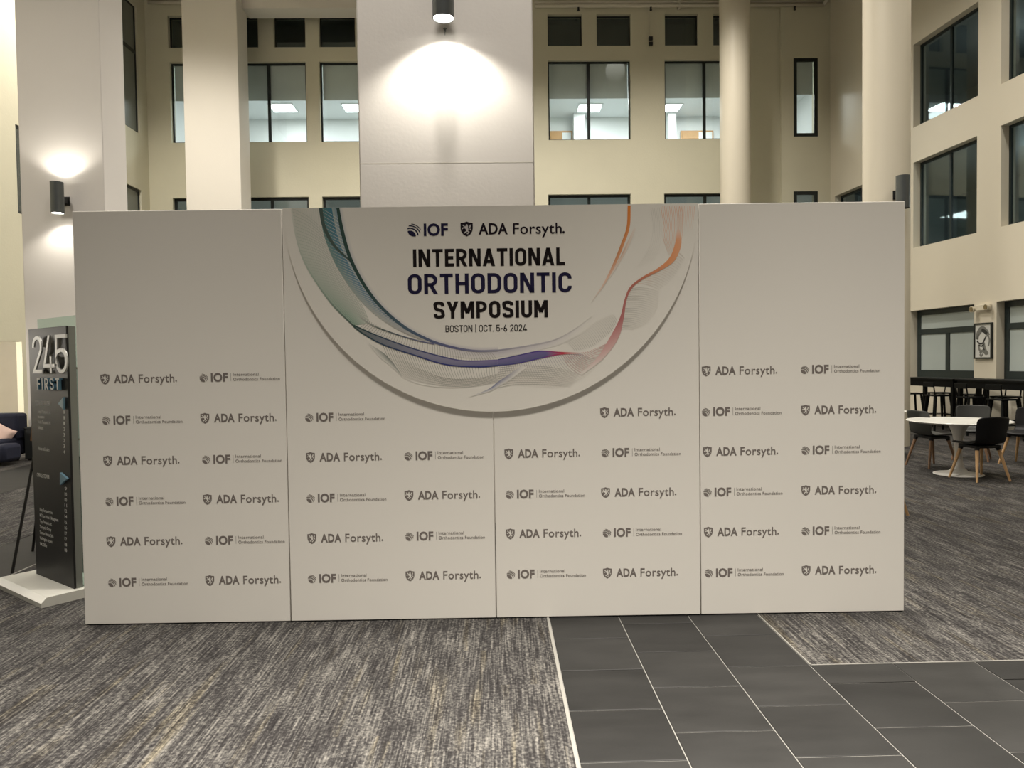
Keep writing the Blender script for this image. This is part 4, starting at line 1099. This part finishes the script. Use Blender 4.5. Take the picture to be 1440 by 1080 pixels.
mb.prism([(bx0, by0, 0), (bx1, by0, 0), (bx1, by1, 0), (bx0, by1, 0)], [(bx0, by0, h1), (bx1, by0, h1), (bx1, by1, h1), (bx0, by1, h1)])
mb.prism([(bx0, by0, h1), (bx1, by0, h1), (bx1, by1, h1), (bx0, by1, h1)], [(bx0, by0 + c1_, d_base), (bx1, by0 + c1_, d_base), (bx1, by1 - c1_, d_base), (bx0, by1 - c1_, d_base)])
mb.build('base', 'sign_base', sign)
# numerals
for ch, (xa, xb, yt, yb) in {'2': (45.6, 58.5, 472.5, 525), '4': (60.5, 76, 471.5, 525), '5': (77.5, 93.5, 470, 525)}.items():
    (u0, zb), (u1, _) = sp(xa, yb, 0.03), sp(xb, yb, 0.03); zt = sp((xa + xb) / 2, yt, 0.03)[1]; zb = sp((xa + xb) / 2, yb, 0.03)[1]
    F = Flat().strokes(ch, u0, u1, zb, zt - zb, .095); F.build('numeral', 'digit_silver', sign, -0.016, 0.010)
F = Flat(); (u0, _), (u1, _) = sp(52, 540, 0.025), sp(83, 540, 0.025); zt, zb = sp(67, 531.5, 0.025)[1], sp(67, 548, 0.025)[1]
F.strokes('FIRST', u0, u1, zb, zt - zb, .15, .26)
F.build('letters_first', 'letter_blue', sign, -0.002, 0.022)
F2 = Flat().strokes('FIRST', u0, u1, zb, zt - zb, .15, .26); F2.build('letter_faces', 'letter_white', sign, -0.0245)
for tri in ([(82.5, 567.5), (89.5, 558.5), (89.5, 576)], [(94.8, 673), (85, 664.5), (85, 682)]):
    P = [sp(x, y, 0.012) for x, y in tri]
    MB().prism([(u, -0.002, z) for u, z in P], [(u, -0.016, z) for u, z in P]).build('arrow', 'arrow_blue', sign)
def stext(body, xa, xb, yt, yb, off=0.012):
    (u0, zb) = sp(xa, yb); u1 = sp(xb, yb)[0]; zt = sp(xa, yt)[1]
    Flat().text(body, u0, u1, zb, zt - zb, off, 1.05).build('sign_lettering', 'letter_white', sign, -0.0008)
stext('SCIENCE CENTER', 50, 70.5, 563.5, 569.5)
for body, xa, xb, yt, yb in [('Sarepta Therapeutics, Inc.', 53.5, 71.5, 576.5, 580.5), ('Foundation', 53.5, 62.5, 583.5, 587.5), ('Verdox Therapeutics, Inc.', 53.7, 71.5, 591, 595), ('Relievant', 53.7, 61, 599, 603), ('Fitness and Lockers', 54.5, 69.5, 628, 632.5)]:
    stext(body, xa, xb, yt, yb)
stext('OFFICE TOWER', 52.2, 69.8, 664.8, 670)
for k, (body, xb) in enumerate([('Relay Therapeutics, Inc.', 74), ('MIT Sloan School of Management', 82), ('Tango Therapeutics, Inc.', 73), ('Tsirigotis Group', 72), ('Siemens Medical Sols.', 75.5), ('Wellington Access', 73.5), ('VMO Office', 66)]):
    y = 714 + k * 8
    stext(body, 56.2, xb, y, y + 4.2)
for k, body in enumerate(['1', '1', '1', '2', '3', '2', '3', '4']):
    y = 577 + k * 8; stext(body, 89.6, 91.4, y, y + 4.6)
for k, body in enumerate(['9', '10', '10', '11', '12', '14', '15', '16', '17', '17', '18', '18']):
    y = 684.5 + k * 7.85; stext(body, 91.2, 94.2, y, y + 4.4)

# ------------------------------------------------------------------ easel behind the sign
f1 = at_floor(17, 806); f3 = at_floor(46, 775)
apex = at_plane(80, 470, f1 + (f3 - f1) * 0.45, np.array([0, 1.0, 0]))
f2 = f1 + np.array([0.80, 0.12, 0])
easel = tag(empty('display_easel', (float(apex[0]), float(apex[1]), 0)), 'thin black tripod easel holding a framed poster behind the directory sign', 'easel')
o3 = np.array([apex[0], apex[1], 0])
top = apex - o3
for f in (f1, f2, f3): MB().tube(f - o3 + np.array([0, 0, 0.0]), top, 0.011, 0.009).build('leg', 'easel_black', easel)
lowp = lambda f, t: (f - o3) * (1 - t) + top * t
MB().tube(lowp(f1, 0.42), lowp(f2, 0.42), 0.012).build('ledge', 'easel_black', easel)
pst_l = at_y(43.8, 620, float(lowp(f1, .45)[1] + apex[1]) - 0.03) - o3
poster = empty('framed_poster', (float(o3[0] + pst_l[0]), float(o3[1] + pst_l[1]), float(pst_l[2])))
M_ = Matrix.Rotation(math.radians(-10), 4, 'X')
MB().box(0, 0.46, -0.012, 0.012, 0, 0.56, M_).build('frame', 'poster_brown', poster)
MB().box(0.015, 0.445, -0.015, -0.011, 0.012, 0.545, M_).build('sheet', 'poster_white', poster)
tag(poster, 'white poster in a thin brown frame on the easel behind the sign', 'poster')

# ------------------------------------------------------------------ lounge furniture on the left
sp_ = at_floor(10, 655)
sofa = tag(empty('sofa', (float(sp_[0]) - 0.95, float(sp_[1]) - 0.05, 0), 0.0), 'navy blue upholstered sofa against the lounge opening', 'sofa')
# local: faces -Y (viewer), width along X
xr_seat = float(at_y(29.5, 600, float(sp_[1]) + 0.6)[0]) - sofa.location.x - 0.03
MB().box(-0.95, xr_seat, 0.05, 0.85, 0.10, 0.40).build('seat_base', 'sofa_navy', sofa, bevel=0.04)
sb_top = float(at_y(25, 581, float(sp_[1]) + 0.6)[2])
xr_back = float(at_y(29.5, 600, float(sp_[1]) + 0.6)[0]) - sofa.location.x
MB().box(-0.95, xr_back, 0.55, 0.85, 0.35, sb_top).build('backrest', 'sofa_navy', sofa, bevel=0.05)
arm_top = float(at_y(8, 625, float(sp_[1]))[2]); xa1 = float(at_y(15, 640, float(sp_[1]))[0]) - sofa.location.x
MB().box(xa1 - 0.34, xa1, -0.10, 0.34, 0.06, arm_top).build('armrest', 'sofa_navy', sofa, bevel=0.06)
MB().box(-1.15, -0.95, -0.06, 0.72, 0.08, arm_top).build('armrest', 'sofa_navy', sofa, bevel=0.06)
for x, y in ((-0.85, 0.1), (xr_seat - 0.1, 0.12), (-0.85, 0.75), (xr_seat - 0.1, 0.75)): MB().tube((x, y, 0), (x, y, 0.11), 0.02, 0.025).build('foot', 'easel_black', sofa)
cp = at_y(-1, 614, float(sp_[1]) + 0.42)
n = 14; mb = MB(); hw = 0.20
for sgn in (1, -1):
    i0 = len(mb.v)
    for a in range(n + 1):
        for b in range(n + 1):
            x, z = -1 + 2 * a / n, -1 + 2 * b / n
            t = 0.085 * ((1 - x ** 4) * (1 - z ** 4)) ** 0.5
            k = 1 - 0.08 * (1 - x * x) * (z * z) ; k2 = 1 - 0.08 * (1 - z * z) * (x * x)
            mb.v.append((x * hw * k2, sgn * t, z * hw * k))
    for a in range(n):
        for b in range(n):
            q = (i0 + a * (n + 1) + b, i0 + (a + 1) * (n + 1) + b, i0 + (a + 1) * (n + 1) + b + 1, i0 + a * (n + 1) + b + 1)
            mb.f.append(q if sgn < 0 else q[::-1])
cu_ = mb.build('cushion', 'cushion_pink', None, smooth=True)
cu_.location = (float(cp[0]), float(cp[1]), float(cp[2])); cu_.rotation_euler = (math.radians(-14), math.radians(28), 0)
tag(cu_, 'pale pink scatter cushion leaning on the navy sofa', 'cushion')
oy = float(at_floor(40, 648)[1]); ox0 = float(at_y(35, 640, oy)[0]); ox1 = float(at_y(56, 640, oy)[0]); oz = float(at_y(40, 601, oy)[2])
ott = tag(empty('side_cabinet', ((ox0 + ox1) / 2, oy, 0)), 'low charcoal box cabinet beside the navy sofa', 'cabinet')
hw = (ox1 - ox0) / 2
MB().box(-hw, hw, 0, 0.5, 0.03, oz - 0.025).build('body', 'ottoman_charcoal', ott, bevel=0.008)
MB().box(-hw - 0.01, hw + 0.01, -0.01, 0.51, oz - 0.025, oz).build('top', 'ottoman_charcoal', ott, bevel=0.005)
MB().box(-hw + 0.03, hw - 0.03, 0.03, 0.47, 0, 0.03).build('plinth', 'easel_black', ott)

# ------------------------------------------------------------------ café furniture on the right
def lerp(a, b, t): return a + (b - a) * t
def make_chair(shell_mat, leg_mat):
    """faces -Y; origin on the floor under the seat centre"""
    root = empty('shell_chair')
    prof = [(-0.225, 0.425, .19), (-0.215, 0.448, .205), (-0.12, 0.452, .225), (0.0, 0.442, .23), (0.10, 0.438, .225), (0.17, 0.452, .215), (0.205, 0.50, .21), (0.225, 0.57, .215), (0.243, 0.65, .222), (0.260, 0.73, .225), (0.270, 0.772, .215), (0.274, 0.790, .198)]
    mb = MB(); nx = 8
    for k, (y, z, w) in enumerate(prof):
        for j in range(nx + 1):
            x = -1 + 2 * j / nx
            if k < 5: yy, zz = y, z + 0.022 * x * x
            elif k < 7: yy, zz = y - 0.02 * x * x, z + 0.012 * x * x
            else: yy, zz = y - 0.05 * x * x, z - (0.012 * x ** 4 if k > 9 else 0)
            mb.v.append((x * w, yy, zz))
    for k in range(len(prof) - 1):
        for j in range(nx): mb.f.append((k * (nx + 1) + j, k * (nx + 1) + j + 1, (k + 1) * (nx + 1) + j + 1, (k + 1) * (nx + 1) + j))
    o = mb.build('seat_shell', shell_mat, root, smooth=True)
    s_ = o.modifiers.new('thick', 'SOLIDIFY'); s_.thickness = 0.012; s_.offset = 0
    o.modifiers.new('smooth', 'SUBSURF').render_levels = 1
    MB().box(-0.17, 0.17, -0.15, 0.15, 0.400, 0.436).build('under_frame', 'chair_black', root, bevel=0.012)
    for sx in (-1, 1):
        for sy in (-1, 1):
            MB().tube((sx * 0.225, sy * 0.225, 0.0), (sx * 0.145, sy * 0.13, 0.395), 0.013, 0.022, 12).build('leg', leg_mat, root, smooth=False)
            MB().tube((sx * 0.149, sy * 0.134, 0.375), (sx * 0.14, sy * 0.125, 0.415), 0.026, 0.030, 12).build('leg_socket', 'chair_black', root)
    return root
tc_ = at_floor(1349, 667)
tcx, tcy = float(tc_[0]), float(tc_[1])
ttop = float(at_y(1349, 591, tcy)[2])
tcx, trx = round_from_px(1273.5, 1427.5, 591, tcy)
def tulip(x, y, label):
    root = empty('pedestal_table', (x, y, 0))
    MB().lathe([(0, ttop - 0.026), (trx - 0.06, ttop - 0.026), (trx - 0.004, ttop - 0.010), (trx, ttop - 0.004), (trx - 0.004, ttop), (0, ttop)], 72).build('table_top', 'table_white', root, smooth=False)
    prof = [(0, 0), (0.285, 0.0), (0.29, 0.006), (0.28, 0.012), (0.20, 0.022), (0.11, 0.045), (0.07, 0.09), (0.050, 0.17), (0.042, 0.28), (0.045, 0.38), (0.058, 0.47), (0.085, 0.57), (0.115, ttop - 0.06), (0.135, ttop - 0.026), (0, ttop - 0.026)]
    MB().lathe(prof, 48).build('pedestal', 'pedestal_white', root, smooth=True)
    return tag(root, label, 'table')
tulip(tcx, tcy, 'round white pedestal table with four black shell chairs')
chA = make_chair('chair_black', 'oak')
def place(ch, px, py, face, label, group='shell chairs of the café tables'):
    p = at_floor(px, py); ch.location = (float(p[0]), float(p[1]), 0); ch.rotation_euler = (0, 0, face)
    tag(ch, label, 'chair', group); return ch
def aim(px, py, tx=None, ty=None):
    p = at_floor(px, py); tx = tcx if tx is None else tx; ty = tcy if ty is None else ty
    return math.atan2(ty - p[1], tx - p[0]) + math.pi / 2
chB = make_chair('chair_grey', 'walnut')
place(chA, 1377, 674, math.pi + 0.13, 'black shell chair with pale oak legs, its back turned beside the white table')
place(chB, 1310, 656, math.pi / 2 + 0.15, 'dark grey shell chair with brown legs, drawn up beside the backdrop end')
chC = copy_tree(chB); place(chC, 1366, 646, aim(1366, 646), 'dark grey shell chair behind the white pedestal table facing out')
chD = copy_tree(chA); place(chD, 1441, 653, aim(1441, 653), 'black shell chair with oak legs on the window side of the white table')
# a second table and chair mostly hidden behind the backdrop end
t2 = at_floor(1215, 640)
tulip(float(t2[0]), float(t2[1]), 'round white pedestal table standing behind the backdrop end')
chE = copy_tree(chA); place(chE, 1225, 722, 0.4, 'black shell chair standing behind the backdrop end with an oak leg showing')

# bar tables and stools along the right wall
rang = math.atan2(rw_dir[1], rw_dir[0])
def wpos(s, d): return RW_P + rw_dir * s + rw_n * d
def make_bar_table():
    root = empty('bar_table'); L_, D_, H_ = 1.80, 0.70, 1.07
    MB().box(-L_ / 2, L_ / 2, -D_ / 2, D_ / 2, H_ - 0.035, H_).build('table_top', 'bar_black', root, bevel=0.004)
    MB().box(-L_ / 2 + 0.03, L_ / 2 - 0.03, -D_ / 2 + 0.03, D_ / 2 - 0.03, H_ - 0.17, H_ - 0.035).build('apron', 'bar_black', root)
    for sx in (-1, 1):
        for sy in (-1, 1):
            x, y = sx * (L_ / 2 - 0.07), sy * (D_ / 2 - 0.07)
            MB().box(x - 0.035, x + 0.035, y - 0.035, y + 0.035, 0, H_ - 0.10).build('leg', 'bar_black', root)
        MB().box(sx * (L_ / 2 - 0.07) - 0.02, sx * (L_ / 2 - 0.07) + 0.02, -D_ / 2 + 0.07, D_ / 2 - 0.07, 0.2, 0.25).build('stretcher', 'bar_black', root)
    return root
def make_stool():
    root = empty('bar_stool'); H_ = 0.74
    MB().box(-0.19, 0.19, -0.19, 0.19, H_ - 0.03, H_).build('seat', 'bar_black', root, bevel=0.01)
    for sx in (-1, 1):
        for sy in (-1, 1):
            MB().tube((sx * 0.22, sy * 0.22, 0), (sx * 0.15, sy * 0.15, H_ - 0.03), 0.022, 0.026, 8).build('leg', 'bar_black', root)
    for a in range(4):
        c, s2 = math.cos(a * math.pi / 2), math.sin(a * math.pi / 2)
        p0 = (0.195 * c - 0.195 * s2, 0.195 * s2 + 0.195 * c, 0.26); p1 = (0.195 * c + 0.195 * s2, 0.195 * s2 - 0.195 * c, 0.26)
        MB().tube(p0, p1, 0.011, n=8).build('foot_rail', 'bar_black', root)
    for sx in (-1, 1): MB().tube((sx * 0.16, 0.17, H_ - 0.02), (sx * 0.16, 0.21, H_ + 0.25), 0.013, n=8).build('back_post', 'bar_black', root)
    MB().box(-0.18, 0.18, 0.195, 0.22, H_ + 0.16, H_ + 0.26).build('back_rail', 'bar_black', root, bevel=0.006)
    return root
bt0 = make_bar_table(); bs0 = make_stool(); ft = [True, True]
s_left = float(np.dot(at_plane(1281, 540, wpos(0, 0.75), rw_n) - RW_P, rw_dir))
for k in range(4):
    b_ = bt0 if ft[0] else copy_tree(bt0); ft[0] = False
    s_c = s_left - 0.92 - k * 1.86
    b_.location = wpos(s_c, 0.75); b_.rotation_euler = (0, 0, rang)
    tag(b_, ['black bar-height table next to the thick round column under the frosted windows', 'black bar-height table second along the frosted windows',
             'black bar-height table third along the frosted windows', 'black bar-height table fourth along the frosted windows'][k], 'table', 'black bar tables along the window wall')
    for sx in (-0.45, 0.45):
        for side, nm in ((1, 'room side'), (-1, 'wall side')):
            s_ = bs0 if ft[1] else copy_tree(bs0); ft[1] = False
            jit = random.uniform(-0.08, 0.08)
            s_.location = wpos(s_c + sx + jit, 0.75 + side * 0.36 if side > 0 else 0.42)
            s_.rotation_euler = (0, 0, rang + (math.pi if side < 0 else 0) + random.uniform(-0.25, 0.25))
            tag(s_, 'black bar stool, %s of %s bar table, %s the back wall' % (nm, ('first', 'second', 'third', 'fourth')[k], 'towards' if sx > 0 else 'away from'), 'stool', 'bar stools on the %s' % nm)

# framed ink drawing and emergency light on the right wall
def rpos(px, py):
    s_, z_ = rs_(px, py); return s_, z_
(sa, za), (sb, zb_) = rpos(1371.5, 505), rpos(1397, 452)
sm = (sa + sb) / 2; aw = abs(sa - sb); zt_ = rpos(1384, 454)[1]; zb_ = rpos(1384, 504.5)[1]
art = tag(empty('framed_drawing', RW_P + rw_dir * sm + np.array([0, 0, zb_]), rang + (math.pi if rw_n @ np.array([math.sin(rang), -math.cos(rang), 0]) < 0 else 0)), 'black-framed abstract ink drawing on the pale wall between frosted windows', 'picture')
H_ = zt_ - zb_
fr_ = 0.03
B = MB(); B.box(-aw / 2, aw / 2, -0.045, 0, 0, fr_).box(-aw / 2, aw / 2, -0.045, 0, H_ - fr_, H_).box(-aw / 2, -aw / 2 + fr_, -0.045, 0, fr_, H_ - fr_).box(aw / 2 - fr_, aw / 2, -0.045, 0, fr_, H_ - fr_)
B.build('frame', 'frame_black', art)
MB().box(-aw / 2 + fr_, aw / 2 - fr_, -0.025, -0.002, fr_, H_ - fr_).build('paper', 'art_paper', art)
def inkstroke(F, P, w):
    V, Fc = ribbon(crom([(x * (aw - .06) - (aw - .06) / 2, fr_ + (1 - y) * (H_ - .06)) for x, y in P], 6), w); F.add(V, Fc)
Fa, Fb = Flat(), Flat()
inkstroke(Fa, [(.12, .45), (.16, .28), (.30, .15), (.50, .12), (.72, .22), (.84, .36)], .085)
inkstroke(Fb, [(.40, .17), (.60, .22), (.74, .30)], .075)
inkstroke(Fa, [(.12, .45), (.22, .32), (.38, .22)], .05); inkstroke(Fb, [(.12, .50), (.28, .58), (.48, .57), (.58, .48), (.70, .36)], .035)
inkstroke(Fa, [(.84, .36), (.90, .50), (.84, .66)], .04); inkstroke(Fb, [(.22, .62), (.40, .66), (.55, .60)], .03)
inkstroke(Fa, [(.22, .62), (.26, .74), (.34, .82)], .05); inkstroke(Fa, [(.55, .56), (.60, .70), (.70, .82), (.82, .90)], .06)
inkstroke(Fa, [(.30, .88), (.48, .80), (.62, .86), (.74, .92)], .06); inkstroke(Fb, [(.50, .62), (.52, .72), (.60, .78)], .03)
inkstroke(Fa, [(.30, .90), (.38, .96), (.50, .90)], .04)
Fa.build('ink_wash', 'art_wash', art, -0.0262); Fb.build('ink_line', 'art_ink', art, -0.0268)
s_e, z_e = rpos(1386, 432.5)
em = tag(empty('emergency_light', RW_P + rw_dir * s_e + np.array([0, 0, z_e]), art.rotation_euler[2]), 'cream twin-head emergency light above the framed drawing', 'emergency light')
MB().box(-0.17, 0.17, -0.085, 0, -0.06, 0.06).build('housing', 'fixture_cream', em, bevel=0.01)
for sx, z0 in ((-0.25, -0.02), (0.16, 0.0)):
    MB().tube((sx, -0.13, z0), (sx, -0.06, z0), 0.065, 0.05, 20).build('lamp_head', 'fixture_cream', em, smooth=False)
    MB().tube((sx, -0.138, z0), (sx, -0.128, z0), 0.052, n=20).build('lens', 'fixture_lens', em)
    MB().box(min(sx, 0) if sx < 0 else 0.05, -0.1 if sx < 0 else sx, -0.08, -0.05, z0 - 0.015, z0 + 0.015).build('neck', 'fixture_cream', em)
